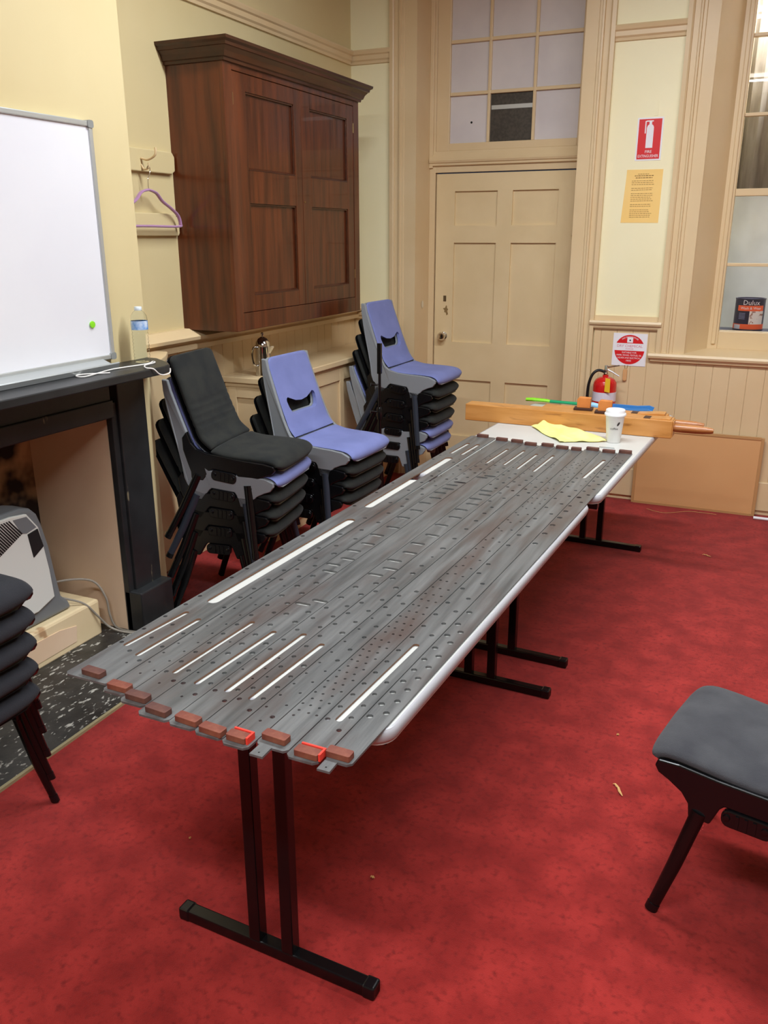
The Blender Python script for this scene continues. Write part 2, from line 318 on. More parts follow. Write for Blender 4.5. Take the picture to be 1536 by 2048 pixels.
# window 2
w2 = empty('window_2', (-.345, 5.5, .93)); struct(w2); WP = (-.345, 5.5, .93)
gx = [-.285, .13, .55]; gz = [1.057, 1.437, 1.832, 2.237, 2.632, 3.0]
loc(MB().box(-.345, -.285, 5.49, 5.56, .95, 3.0).box(-.32, -.298, 5.478, 5.49, .98, 3.0).box(.55, .61, 5.49, 5.56, .95, 3.0).box(-.285, .55, 5.49, 5.56, .95, 1.057).build('sash_frame', M_trim, w2, bevel=.004), WP)
loc(MB().box(-.285, .55, 5.495, 5.55, 1.812, 1.852).build('meeting_rail', M_trim, w2, bevel=.004), WP)
for z in (gz[1], gz[3], gz[4]): loc(MB().box(-.285, .55, 5.505, 5.545, z - .009, z + .009).build('glazing_bar', M_trim, w2, bevel=.003), WP)
loc(MB().box(.121, .139, 5.505, 5.545, 1.057, 3.0).build('glazing_bar', M_trim, w2, bevel=.003), WP)
for j in range(5):
    for i in range(2): loc(MB().box(gx[i], gx[i + 1], 5.525, 5.528, gz[j], gz[j + 1]).build('pane', M_glass, w2), WP)
loc(MB().prism([(5.285, .90), (5.272, .905), (5.268, .918), (5.275, .931), (5.30, .935), (5.5, .953), (5.5, .90)], -.653, .93, 'x').build('window_sill', M_trim, w2, bevel=0), WP)
loc(MB().prism([(5.32, .90), (5.285, .90), (5.288, .885), (5.30, .878), (5.32, .876)], -.64, .92, 'x').build('sill_moulding', M_trim, w2), WP)
struct(MB().prism([(-.458, YB - .004), (-.452, YB - .004), (-.340, 5.492), (-.352, 5.5)], .93, 3.0).build('trim_17', M_trim))
struct(MB().box(-.613, -.575, YB - .016, YB, .93, 1.064).build('trim_16', M_trim))
# corridor seen through window 2
struct(MB().box(-1.0, 1.4, 6.55, 6.65, 0, CEIL).box(-1.1, -1.0, 5.62, 6.65, 0, CEIL).box(1.4, 1.5, 5.62, 6.65, 0, CEIL).build('wall_corridor', mat('corridor_wall', (196, 190, 184), .6)))
struct(box('floor_corridor', M_hearth, -1.1, 1.5, 5.62, 6.6, -.06, 0))
ledge = box('ledge', M_navy, -.45, .8, 5.625, 5.85, 1.02, 1.047); tag(ledge, 'dark navy ledge behind the window under the paint tin', 'ledge')
tag(box('partition', M_pale, -.6, 1.0, 5.98, 6.0, .0, 1.86), 'pale partition board behind the lower window panes', 'partition')
cu = MB(); n = 60
front = [(-.6 + 1.6 * i / n, 5.93 + .02 * math.sin(i * 1.3) + .012 * math.sin(i * 2.9 + 1)) for i in range(n + 1)]
cu.loft([[Vector((x, y, z)) for x, y in front] for z in (1.87, 2.4, 3.1)], cap=False, closed=False)
cuo = cu.build('curtain', M_curtain, smooth=True); sm = cuo.modifiers.new('s', 'SOLIDIFY'); sm.thickness = .004
tag(cuo, 'grey brown curtain hanging behind the upper window panes', 'curtain')
cl = bpy.data.lights.new('added_fill_light', 'AREA'); cl.size = .5; cl.energy = 95; cl.color = (.94, 1, 1.06)  # added lamp without a seen source, brightens the space behind the window
clo = bpy.data.objects.new('added_fill_light', cl); sc.collection.objects.link(clo); clo.location = (.1, 5.78, 3.3)
# ceiling battens
for i, (x, y, z) in enumerate(LAMPS):
    f = empty('ceiling_light', (x, y, z)); tag(f, ['white fluorescent batten on the ceiling above the tables', 'white fluorescent batten on the ceiling right of the tables', 'white fluorescent batten on the ceiling behind the camera, left one', 'white fluorescent batten on the ceiling behind the camera, right one'][i], 'light', 'ceiling battens')
    MB().prism([(-.07, .09), (-.06, .0), (.06, .0), (.07, .09)], -.66, .66, 'x').build('batten_body', M_ceil, f)
    for s in (-.035, .035):
        MB().tube([(-.6, s, -.022), (.6, s, -.022)], .014, 10).build('tube', M_tube, f, smooth=True)
# ---------------------------------------------------------------- fireplace surround
fp = empty('fireplace_surround', (-2.29, 1.86, 0)); tag(fp, 'black painted timber fireplace surround with a deep mantel shelf', 'fireplace')
FP = (-2.29, 1.86, 0)
sh = loc(MB().prism([(-2.33, .85), (-2.10, .85), (-2.10, 2.60), (-2.115, 2.655), (-2.16, 2.70), (-2.27, 2.775), (-2.33, 2.785)], 1.097, 1.127).build('mantel_shelf', M_black, fp, bevel=.004), FP)
loc(MB().box(-2.33, -2.25, .95, 2.72, 1.062, 1.097).build('shelf_moulding', M_black, fp, bevel=.008), FP)
loc(box('frieze', M_black, -2.33, -2.30, 1.0, 2.51, .985, 1.062, fp), FP)
loc(box('lintel', M_black, -2.33, -2.285, 1.0, 2.51, .930, .998, fp, bevel=.004), FP)
for y0, y1, s in ((2.51, 2.70, 1), (1.02, 1.21, -1)):
    loc(MB().box(-2.33, -2.288, y0 + .03, y1, 0, 1.062).box(-2.33, -2.30, y0 - .0, y0 + .03, 0, .985).build('jamb', M_black, fp, bevel=.004), FP)
    loc(box('plinth', M_black, -2.33, -2.24, y0 - .0, y1 + .012, 0.008, .19, fp, bevel=.006), FP)
# ---------------------------------------------------------------- whiteboard and the things on the mantel
wbd = empty('whiteboard', (-2.328, 1.9, 1.15)); tag(wbd, 'large whiteboard with aluminium frame standing above the mantel shelf', 'whiteboard'); WP = (-2.328, 1.9, 1.15)
loc(box('board_face', M_white, -2.328, -2.312, 1.02, 2.555, 1.165, 1.975, wbd), WP)
for nm, a in (('frame_rail', (1.0, 2.56, 1.972, 1.990)), ('frame_rail', (1.0, 2.56, 1.150, 1.168)), ('frame_rail', (2.552, 2.570, 1.160, 1.985)), ('frame_rail', (1.0, 1.02, 1.160, 1.985))):
    loc(MB().box(-2.328, -2.305, *a).build(nm, M_alu, wbd, bevel=.003), WP)
for z in (1.148, 1.968):
    loc(MB().prism(rpoly(2.545, 2.574, z, z + .026, .008), -2.328, -2.3025, 'x').build('corner_cap', M_greyp, wbd), WP)
loc(MB().prism([(-2.305, 1.150), (-2.305, 1.156), (-2.262, 1.140), (-2.236, 1.139), (-2.228, 1.150), (-2.224, 1.146), (-2.232, 1.1285), (-2.29, 1.1285)], 1.93, 2.50, 'y').build('pen_tray', M_alu, wbd), WP)
loc(MB().prism([(-2.305, 1.150), (-2.305, 1.156), (-2.262, 1.140), (-2.246, 1.139), (-2.246, 1.1285), (-2.29, 1.1285)], 1.0, 1.91, 'y').build('pen_tray', M_alu, wbd), WP)
tag(MB().lathe([(0, 0), (.011, 0), (.013, .003), (.012, .007), (0, .008)], (-2.312, 2.468, 1.288), 16, 'x').build('magnet', M_lime, smooth=True), 'lime green round magnet low on the whiteboard', 'magnet')
bt = empty('water_bottle', (-2.255, 2.665, 1.1275)); tag(bt, 'empty clear plastic water bottle with blue label on the mantel shelf', 'bottle')
pr = [(0, .003), (.020, .002), (.028, 0), (.031, .006)]
for k in range(8): z = .012 + k * .014; pr += [(.0315, z), (.0295, z + .005), (.0315, z + .010)]
pr += [(.0318, .125), (.0318, .165), (.030, .178), (.022, .192), (.0135, .198), (.0125, .203)]
inner = [(r - .0012, z) for r, z in pr[2:]][::-1]
MB().lathe(pr + [(.0113, .203)] + inner[1:] + [(0, .006)], n=28).build('bottle_body', M_pet, bt, smooth=True)
MB().lathe([(.0322, .126), (.0326, .126), (.0326, .160), (.0322, .160), (.0322, .126)], n=28).build('bottle_label', M_lblue, bt, smooth=True)
MB().lathe([(0, .199), (.014, .199), (.0145, .201), (.0145, .211), (.013, .213), (0, .213)], n=20).build('bottle_cap', mat('cap_white', (214, 224, 230), .4), bt, smooth=True)
def smooth_path(P, n=6):
    P = [Vector(p) for p in P]; out = []
    for i in range(len(P) - 1):
        p0, p1, p2, p3 = P[max(i - 1, 0)], P[i], P[i + 1], P[min(i + 2, len(P) - 1)]
        for k in range(n):
            t = k / n; out.append(.5 * ((2 * p1) + (p2 - p0) * t + (2 * p0 - 5 * p1 + 4 * p2 - p3) * t * t + (3 * p1 - p0 - 3 * p2 + p3) * t ** 3))
    return out + [P[-1]]
tag(MB().tube(smooth_path([(-2.16, 2.372, 1.131), (-2.225, 2.30, 1.131), (-2.215, 2.262, 1.131), (-2.18, 2.275, 1.131), (-2.21, 2.44, 1.131), (-2.185, 2.60, 1.131), (-2.205, 2.665, 1.131), (-2.18, 2.645, 1.131), (-2.165, 2.57, 1.131), (-2.118, 2.52, 1.131),
    (-2.093, 2.53, 1.127), (-2.088, 2.555, 1.105), (-2.086, 2.585, 1.098), (-2.086, 2.615, 1.102), (-2.088, 2.622, 1.118)]), .0026, 8).build('string', M_cordw, smooth=True), 'thin white string looped along the edge of the black mantel shelf', 'string')
# ---------------------------------------------------------------- heater on the step
ht = empty('heater', (-2.45, 2.1, .163)); tag(ht, 'white and grey upright heater with slotted top inside the fireplace', 'heater'); WP = (-2.45, 2.1, .163)
def mir(p, c=2.0): return p + [(2 * c - y, z) for y, z in p[::-1]]
half = [(2.335, .165), (2.322, .20), (2.29, .235), (2.275, .34), (2.262, .45), (2.24, .55), (2.222, .60), (2.195, .628), (2.15, .642)]
loc(MB().prism(mir(half, 1.98), -2.56, -2.45, 'x').build('heater_case', M_heatg, ht, bevel=.014, seg=3), WP)
whalf = [(2.155, .222), (2.243, .252), (2.235, .37), (2.222, .47), (2.208, .553), (2.162, .618), (2.09, .628)]
loc(MB().prism(mir(whalf, 1.98), -2.452, -2.438, 'x').build('front_panel', M_heatw, ht, bevel=.004), WP)
loc(MB().prism([(2.095, .614), (2.158, .609), (2.197, .556), (2.150, .546), (2.128, .552)], -2.440, -2.4365, 'x').build('top_trim', M_heatg, ht), WP)
loc(MB().prism([(2.152, .541), (2.202, .549), (2.219, .472), (2.166, .443)], -2.440, -2.4345, 'x').build('control_panel', mat('control_black', (34, 38, 38), .3), ht, bevel=.002), WP)
for k in range(20):
    y = 2.074 - k * .0115; zb = .552 - k * .0040; yb = y + .052 * (.618 - zb) / .068
    loc(MB().prism([(y, .616), (y + .0062, .616), (yb + .0062, zb), (yb, zb - .003)], -2.4395, -2.4365, 'x').build('vent_slot', M_vent, ht), WP)
loc(MB().box(-2.56, -2.47, 1.70, 2.26, .163, .222).build('heater_base', M_vent, ht), WP)
tag(MB().tube(smooth_path([(-2.56, 2.25, .26), (-2.50, 2.36, .265), (-2.445, 2.455, .235), (-2.405, 2.478, .16), (-2.397, 2.482, .08), (-2.38, 2.495, .02), (-2.30, 2.50, .012), (-2.20, 2.55, .012), (-2.15, 2.66, .012)]), .0045, 8).build('heater_cable', M_cordg, smooth=True), 'grey heater cable drooping over the fireplace step to the hearth', 'cable', 'heater cables')
tag(MB().tube(smooth_path([(-2.55, 2.28, .225), (-2.48, 2.33, .20), (-2.425, 2.375, .168), (-2.405, 2.42, .10), (-2.385, 2.465, .03), (-2.31, 2.485, .012), (-2.22, 2.53, .012), (-2.17, 2.64, .012)]), .0045, 8).build('heater_cable', M_cordg, smooth=True), 'second grey cable crossing the face of the fireplace step', 'cable', 'heater cables')
# ---------------------------------------------------------------- coat rails, hook, hanger
r1 = MB().prism([(2.79, 1.872), (3.40, 1.872), (3.425, 1.885), (3.428, 1.945), (3.41, 1.966), (2.79, 1.966)], XL, XL + .022, 'x').build('coat_rail', M_wall_dim, bevel=.004)
tag(r1, 'upper cream painted coat rail board beside the cupboard', 'rail')
hk = MB().tube(smooth_path([(XL + .022, 3.19, 1.925), (XL + .06, 3.19, 1.918), (XL + .10, 3.19, 1.935), (XL + .105, 3.19, 1.965)]), .005, 8).tube(smooth_path([(XL + .022, 3.19, 1.900), (XL + .035, 3.19, 1.880), (XL + .06, 3.19, 1.885), (XL + .062, 3.19, 1.905)]), .004, 8)
hk.build('coat_hook', M_trim, r1, smooth=True)
r2 = MB().prism([(2.79, 1.602), (3.42, 1.602), (3.428, 1.615), (3.428, 1.68), (3.40, 1.692), (3.39, 1.70), (2.79, 1.70)], XL, XL + .022, 'x').build('coat_rail', M_wall_dim, bevel=.004)
tag(r2, 'lower cream painted coat rail board behind the purple hanger', 'rail')
hg = empty('coat_hanger', (XL + .06, 3.185, 1.88)); tag(hg, 'purple velvet coat hanger hanging from the hook of the upper rail', 'hanger')
MB().tube(smooth_path([(.003, -.012, .0), (.002, 0, .012), (0, .014, .002), (-.002, .010, -.022), (-.004, 0, -.04), (-.006, 0, -.085)]), .002, 8).build('hanger_hook', M_chrome, hg, smooth=True)
c0 = -.085
pts = smooth_path([(-.006, 0, c0), (-.006, .05, c0 - .012), (-.006, .09, c0 - .045), (-.006, .15, c0 - .075), (-.006, .195, c0 - .105), (-.006, .208, c0 - .14), (-.006, .19, c0 - .152), (-.006, .0, c0 - .152), (-.006, -.19, c0 - .152), (-.006, -.208, c0 - .14), (-.006, -.195, c0 - .105), (-.006, -.15, c0 - .075), (-.006, -.09, c0 - .045), (-.006, -.05, c0 - .012), (-.006, 0, c0)])
MB().tube(pts, .0095, 8, flat=.6).build('hanger_body', M_purple, hg, smooth=True)
# ---------------------------------------------------------------- wall cupboard
CP = (-2.63, 4.11, 1.165); cp = empty('wall_cupboard', CP); tag(cp, 'dark cedar two door wall cupboard with a moulded cornice', 'cupboard')
xf = -2.335; y0, y1, z0, z1 = 3.435, 4.775, 1.165, 2.345
loc(MB().box(XL, xf - .002, y0, y0 + .02, z0, z1).box(XL, xf - .002, y1 - .02, y1, z0, z1).box(XL, XL + .015, y0 + .021, y1 - .021, z0 + .021, z1 - .021).box(XL, xf - .002, y0 + .0205, y1 - .0205, z0, z0 + .02).box(XL, xf - .002, y0 + .0205, y1 - .0205, z1 - .02, z1).build('cupboard_case', M_cedar, cp), CP)
loc(MB().box(xf - .004, xf + .016, y0 - .002, 3.497, z0, z1).box(xf - .004, xf + .016, 4.713, y1 + .002, z0, z1).box(xf - .004, xf + .0155, 3.497, 4.713, z0, 1.247).box(xf - .004, xf + .0155, 3.497, 4.713, 2.30, z1).build('face_frame', M_cedar, cp, bevel=.002), CP)
for (a, c, pa, pc) in ((3.499, 4.107, 3.606, 4.040), (4.110, 4.711, 4.205, 4.635)):
    dr = loc(MB().box(xf - .006, xf + .013, a, pa, 1.249, 2.298).box(xf - .006, xf + .013, pc, c, 1.249, 2.298).box(xf - .006, xf + .0128, pa, pc, 1.249, 1.326).box(xf - .006, xf + .0128, pa, pc, 1.747, 1.893).box(xf - .006, xf + .0128, pa, pc, 2.225, 2.298).build('cupboard_door', M_cedar, cp, bevel=.002), CP)
    for za, zb in ((1.326, 1.747), (1.893, 2.225)):
        p = MB().box(xf - .008, xf - .001, pa - .004, pc + .004, za - .004, zb + .004).build('door_panel', M_cedar, dr)
        q = MB()
        q.prism([(xf - .002, za), (xf + .0138, za), (xf + .0138, za + .003), (xf - .001, za + .013)], pa, pc, 'y')
        for (ya, yb, zc, zd) in ( (pa, pc, zb - .008, zb), (pa, pa + .008, za, zb), (pc - .008, pc, za, zb)): q.box(xf - .002, xf + .009, ya, yb, zc, zd)
        q.build('panel_bead', M_cedar_d, dr, bevel=.003)
    ys = 3.4985 if a < 4 else 4.712
    for zh in (1.36, 2.16): MB().tube([(xf + .0135, ys, zh), (xf + .0135, ys, zh + .05)], .003, 8).build('hinge', M_brass, dr)
loc(MB().lathe([(0, .013), (.006, .013), (.006, .0145), (0, .015)], (xf, 4.128, 1.77), 12, 'x').build('keyhole', M_brass, cp), CP)
corn = [(0, 2.325), (.012, 2.327), (.014, 2.338), (.022, 2.342), (.030, 2.362), (.044, 2.378), (.05, 2.380), (.052, 2.392), (.064, 2.400), (.066, 2.412), (0, 2.414)]
cm = MB(); rings = []
for (px_, py_, dx, dy) in ((XL + .001, y0, 0, -1), (xf + .016, y0, 1, -1), (xf + .016, y1, 1, 1), (XL + .001, y1, 0, 1)):
    rings.append([Vector((px_ + dx * a, py_ + dy * a, z)) for a, z in corn])
cm.loft(rings); cm.box(XL, xf + .02, y0, y1, 2.345, 2.413)
loc(cm.build('cornice', M_cedar_d, cp), CP)
# ---------------------------------------------------------------- low cabinet with worktop under the cupboard
CP = (-2.45, 4.5, 0); lc = empty('low_cabinet', CP); tag(lc, 'tan painted low cabinet with a wide top along the left wall', 'cabinet')
loc(MB().box(XL + .03, -2.335, 3.715, 5.29, 0, .868).build('cabinet_body', M_trim, lc), CP)
loc(MB().prism([(XL + .014, 3.69), (-2.315, 3.69), (-2.30, 3.705), (-2.30, 5.285), (XL + .014, 5.285)], .868, .90).build('cabinet_top', M_trim, lc, bevel=.005), CP)
loc(MB().box(XL + .03, -2.325, 3.703, 5.285, .845, .868).build('top_moulding', M_trim, lc, bevel=.006), CP)
yy = 3.715
while yy < 5.2:
    loc(MB().box(-2.335, -2.322, yy, yy + .05, .06, .845).build('stile', M_trim, lc, bevel=.002), CP)
    if yy < 5.0:
        for za, zb in ((.775, .845), (.06, .14)): loc(MB().box(-2.335, -2.323, yy + .05, yy + .39, za, zb).build('rail', M_trim, lc, bevel=.002), CP)
    yy += .39
loc(MB().box(XL + .05, XL + .10, 3.703, 3.715, .06, .845).box(-2.385, -2.335, 3.703, 3.715, .06, .845).box(XL + .10, -2.385, 3.704, 3.715, .79, .845).build('end_frame', M_trim, lc, bevel=.002), CP)
pt = empty('coffee_pot', (-2.415, 3.80, .90)); tag(pt, 'shiny metal coffee pot with domed lid on the low cabinet', 'pot')
MB().lathe([(0, 0), (.040, 0), (.043, .004), (.042, .02), (.040, .10), (.038, .15), (.039, .155), (0, .155)], n=28).build('pot_body', M_chrome, pt, smooth=True)
MB().lathe([(.040, .150), (.040, .158), (.035, .175), (.024, .192), (.010, .200), (.004, .202), (.004, .208), (.008, .213), (.008, .219), (.003, .224), (0, .224)], n=28).build('pot_lid', M_chrome, pt, smooth=True)
MB().tube(smooth_path([(-.010, -.036, .150), (-.015, -.066, .150), (-.018, -.076, .110), (-.015, -.066, .065), (-.010, -.038, .055)]), .005, 8).build('pot_handle', M_chrome, pt, smooth=True)
MB().prism([(.034, .11), (.062, .150), (.058, .156), (.034, .150)], -.012, .012, 'y').build('pot_spout', M_chrome, pt)
# ---------------------------------------------------------------- signs and paper on the back wall
def sign(name, label, cat, x0, x1, z0, z1, base, t=.003):
    cx, cz = (x0 + x1) / 2, (z0 + z1) / 2; Y = YB
    return cx, cz
s1 = empty('fire_sign', (-.762, YB, 2.116)); tag(s1, 'red fire extinguisher sign with white cylinder symbol on the cream wall', 'sign')
W = lambda x, z, y=-.004: Matrix(((1, 0, 0, x), (0, 0, 1, y), (0, 1, 0, z), (0, 0, 0, 1)))
box('sign_plate', M_sign, -.071, .071, -.002, 0, -.112, .112, s1)
box('red_field', M_signr, -.062, .062, -.0028, -.002, -.104, .104, s1)
MB().prism([(-.018, -.046), (.020, -.046), (.020, .060), (.016, .070), (.008, .076), (-.006, .076), (-.014, .070), (-.018, .060)], -.0034, -.0028, 'y').box(-.006, .008, -.0034, -.0028, .076, .090).box(-.022, .016, -.0034, -.0028, .090, .096).box(-.028, -.022, -.0034, -.0028, .030, .094).build('extinguisher_symbol', M_sign, s1)
Wt = lambda x, z, y=-.0032: Matrix(((1, 0, 0, x), (0, 0, -1, y), (0, 1, 0, z), (0, 0, 0, 1)))
text_ob('FIRE', .021, 'sign_text', M_sign, s1, Wt(0, -.066)); text_ob('EXTINGUISHER', .021, 'sign_text', M_sign, s1, Wt(0, -.089), xs=.78)
s2 = empty('chemical_sign', (-.767, YB - .013, .943)); tag(s2, 'square white sign with a red disc above the extinguisher', 'sign')
box('sign_plate', M_sign, -.100, .100, -.002, 0, -.097, .097, s2)
def disc(z0, z1, r=.088, n=48):
    P = [(r * math.cos(a), r * math.sin(a)) for a in [2 * math.pi * i / n for i in range(n)]]
    out = [(x, min(max(z, z0), z1)) for x, z in P]
    if z0 > -r: h = math.sqrt(r * r - z0 * z0)
    return [p for p in P if z0 <= p[1] <= z1] , r
def chord(z0, z1, r=.088, n=40):
    a0, a1 = math.asin(max(-1, z0 / r)), math.asin(min(1, z1 / r)); R_ = [(r * math.cos(a0 + (a1 - a0) * i / n), r * math.sin(a0 + (a1 - a0) * i / n)) for i in range(n + 1)]
    return R_ + [(-x, z) for x, z in R_[::-1] if x > 1e-6]
MB().prism(chord(-.088, -.006), -.0028, -.002, 'y').build('red_field', M_signr, s2)
MB().prism(chord(.038, .088), -.0028, -.002, 'y').build('red_field', M_signr, s2)
box('symbol_square', M_sign, -.017, .017, -.0034, -.0028, .042, .074, s2)
MB().lathe([(0, -.0038), (.005, -.0038), (.005, -.0034)], (0, 0, .056), 10, 'y').build('symbol', M_ink, s2)
def arc(p, R=.076, c=0): a = p.x / R; return Vector(((R + p.y) * math.sin(a), (R + p.y) * math.cos(a) - 0, 0))
text_ob('FIRE EXTINGUISHER', .0115, 'sign_text', M_sign, s2, Wt(0, 0), bend=arc)
text_ob('DRY CHEMICAL', .021, 'sign_text', M_pink, s2, Wt(0, .021, -.0026), xs=1.02); text_ob('POWDER', .011, 'sign_text', M_pink, s2, Wt(0, .004, -.0026))
for t, z, sx in (('SUITABLE FOR', -.018, 1), ('PAPER, WOOD, TEXTILES, OIL', -.034, .82), ('LIQUIDS AND ELECTRICAL', -.050, .84), ('FIRES', -.067, 1)):
    text_ob(t, .0135, 'sign_text', M_sign, s2, Wt(0, z), xs=sx)
nt = MB().prism([(-.108, -.143), (.104, -.145), (.106, .143), (-.094, .144), (-.095, .10)], -.0012, 0, 'y').build('paper_notice', M_note); nt.location = (-.776, YB, 1.814)
tag(nt, 'pale orange sheet of printed notice under the fire sign', 'notice')
tl = MB(); rr = random.Random(3)
def wordline(z, x0, x1, h):
    x = x0
    while x < x1:
        w_ = rr.uniform(.006, .016); tl.box(x, min(x + w_, x1), -.0018, -.0012, z, z + h); x += w_ + .003
wordline(.118, -.03, .03, .003)
for z, x0, x1 in ((.108, -.048, .056), (.097, -.042, .05)): wordline(z, x0, x1, .005)
for k in range(21):
    if k in (3, 6, 12, 15): continue
    wordline(.082 - k * .0098, -.062, .045 + .018 * rr.random(), .0028)
tl.build('printed_lines', mat('notice_ink', (160, 124, 70), .7), nt)['kind'] = 'stuff'
pl = MB().prism([(-.012, -.04), (.010, -.04), (.010, .035), (.002, .04), (.0, .0)], -.002, 0, 'y').build('paint_peel', M_wall); pl.location = (-.735, YB, 2.275); struct(pl)
# ---------------------------------------------------------------- fire extinguisher
ex = empty('fire_extinguisher', (-.878, 5.20, .40)); tag(ex, 'red fire extinguisher with white band and black hose on the back wall', 'extinguisher')
MB().lathe([(0, .01), (.05, 0), (.066, .006), (.070, .02), (.070, .335), (.067, .355), (.055, .373), (.035, .384), (.018, .388), (.017, .40), (0, .40)], n=32).build('cylinder', M_red, ex, smooth=True)
MB().lathe([(.0703, .245), (.0712, .245), (.0712, .300), (.0703, .300), (.0703, .245)], n=32).build('white_band', mat('band_white', (222, 216, 228), .35), ex, smooth=True)
MB().lathe([(0, .398), (.014, .398), (.015, .41), (.011, .415), (.011, .44), (0, .44)], n=16).box(-.008, .010, -.012, .012, .425, .458).build('valve', M_chrome, ex, bevel=.003)
MB().tube([(.0, 0, .446), (.03, 0, .450), (.078, 0, .460)], [.005, .005, .004], 8).build('top_lever', M_chrome, ex)
MB().tube([(.006, 0, .432), (.035, 0, .420), (.080, 0, .395)], [.005, .005, .004], 8).build('carry_handle', M_alu, ex)
MB().tube(smooth_path([(-.012, 0, .418), (-.045, -.01, .425), (-.075, -.02, .40), (-.094, -.02, .34), (-.100, -.01, .26), (-.098, 0, .15), (-.085, 0, .06)]), .0085, 10).build('hose', M_rubber, ex, smooth=True)
MB().prism([(.012, .31), (.044, .305), (.042, .388), (.014, .392)], -.078, -.0765, 'y').build('inspection_tag', M_yel, ex)
MB().box(-.03, .03, .070, .12, .10, .36).build('wall_bracket', M_gap, ex)
tg = empty('hanging_tag', (-.78, YB - .013, .80)); tag(tg, 'small brown wooden tag hanging below the square sign', 'tag')
MB().tube([(-.006, -.004, .05), (-.004, -.004, .03), (.008, -.004, .03), (.012, -.004, .05)], .0012, 6).build('loop', M_brass, tg)
MB().prism(rpoly(-.012, .012, -.045, .028, .010), -.014, -.004, 'y').build('tag_body', M_hard, tg, bevel=.002)
# ---------------------------------------------------------------- hardboard panel and odd bits by the back wall
hb = empty('hardboard_panel', (-.31, 5.27, 0)); tag(hb, 'tan hardboard panel with bound edges leaning on the back wall skirting', 'panel')
box('sheet', M_hard, -.355, .350, 0, .014, .004, .472, hb)
for n_, a in (('binding', (-.362, -.345)), ('binding', (.340, .358))): box(n_, M_hardb, a[0], a[1], -.004, .016, .0, .476, hb, bevel=.002)
box('binding', M_hardb, -.345, .340, -.004, .016, 0, .014, hb); box('binding', M_hardb, -.345, .340, -.004, .016, .464, .478, hb)
tag(MB().tube([(.045, 5.215, .009), (.60, 5.208, .009)], .009, 10).build('white_pipe', M_sign, smooth=True), 'thin white pipe lying on the carpet by the back wall', 'pipe')
tag(MB().tube(smooth_path([(-.56, 5.16, .002), (-.50, 5.125, .002), (-.44, 5.12, .002), (-.37, 5.17, .002), (-.30, 5.21, .002), (-.16, 5.21, .002)]), .0012, 6).build('loose_thread', M_chip, smooth=True), 'fine pale thread lying on the carpet before the hardboard panel', 'thread')
def chip(x, y, l, a, label):
    m_ = MB(); c_, s_ = math.cos(a), math.sin(a)
    P = [(x + t * l * c_, y + t * l * s_ + .15 * l * math.sin(t * 5), .0035 + .003 * math.sin(t * 9) ** 2) for t in [i / 6 for i in range(7)]]
    tag(m_.tube(P, [.0015, .003, .004, .0035, .004, .003, .001], 6, flat=.5).build('wood_chip', M_chip), label, 'debris', 'wood shavings on the carpet')
chip(-.18, 4.46, .045, -.2, 'pale wood shaving on the carpet right of the far table feet')
chip(-.265, 2.285, .055, -.85, 'curled wood shaving on the carpet left of the single chair')
chip(-.775, 1.622, .012, .3, 'tiny wood crumb on the carpet behind the near table foot')
chip(-.30, 2.56, .010, .8, 'tiny pale crumb on the carpet beyond the curled shaving')
chip(-1.30, 1.55, .006, .8, 'tiny white crumb on the carpet left of the near table')
# ---------------------------------------------------------------- paint tin behind the window
tn = empty('paint_tin', (-.135, 5.735, 1.047)); tag(tn, 'navy and orange paint tin standing behind the window', 'paint tin')
R_ = .087
MB().lathe([(0, 0), (R_, 0), (R_, .006), (R_ - .002, .008), (R_ - .002, .182), (R_, .184), (R_, .190), (R_ - .008, .190), (R_ - .010, .184), (0, .184)], n=48).build('tin_body', M_navy, tn, smooth=True)
def wrap(poly, z0, z1, a0, a1, nm, m, rr_=.0012, n=24, parent=tn):
    r1_, r0_ = R_ + rr_ - .002, R_ - .002
    rings = []
    for i in range(n + 1):
        a = math.radians(a0 + (a1 - a0) * i / n); c, s = math.sin(a), -math.cos(a)
        rings.append([Vector((r0_ * c, r0_ * s, z0)), Vector((r1_ * c, r1_ * s, z0)), Vector((r1_ * c, r1_ * s, z1)), Vector((r0_ * c, r0_ * s, z1))])
    return MB().loft(rings).build(nm, m, parent, smooth=True)
wrap(None, .010, .040, -80, 80, 'orange_band', M_orange); wrap(None, .118, .150, -48, 60, 'orange_band', M_orange)
wrap(None, .040, .118, 2, 62, 'picture_patch', mat('tin_picture', (224, 214, 210), .4, rgb2=(150, 96, 80), scale=34, lo=.55, hi=.6))
wrap(None, .010, .036, -62, -30, 'label_patch', mat('tin_label', (190, 190, 200), .4), .0016)
def bendt(z, a_off, rr_=.0022):
    def f(p): a = p.x / R_ + math.radians(a_off); r = R_ + rr_ - .002; return Vector((r * math.sin(a), -r * math.cos(a), z + p.y))
    return f
text_ob('Dulux', .040, 'tin_text', M_sign, tn, Matrix.Identity(4), bend=bendt(.166, 6)); text_ob('Wash & Wear', .021, 'tin_text', M_sign, tn, Matrix.Identity(4), bend=bendt(.134, 6))
for k in range(5): wrap(None, .070 + k * .008, .073 + k * .008, -40, -14, 'tin_text', mat('tin_smalltext', (130, 140, 180), .5), .0015, 6)
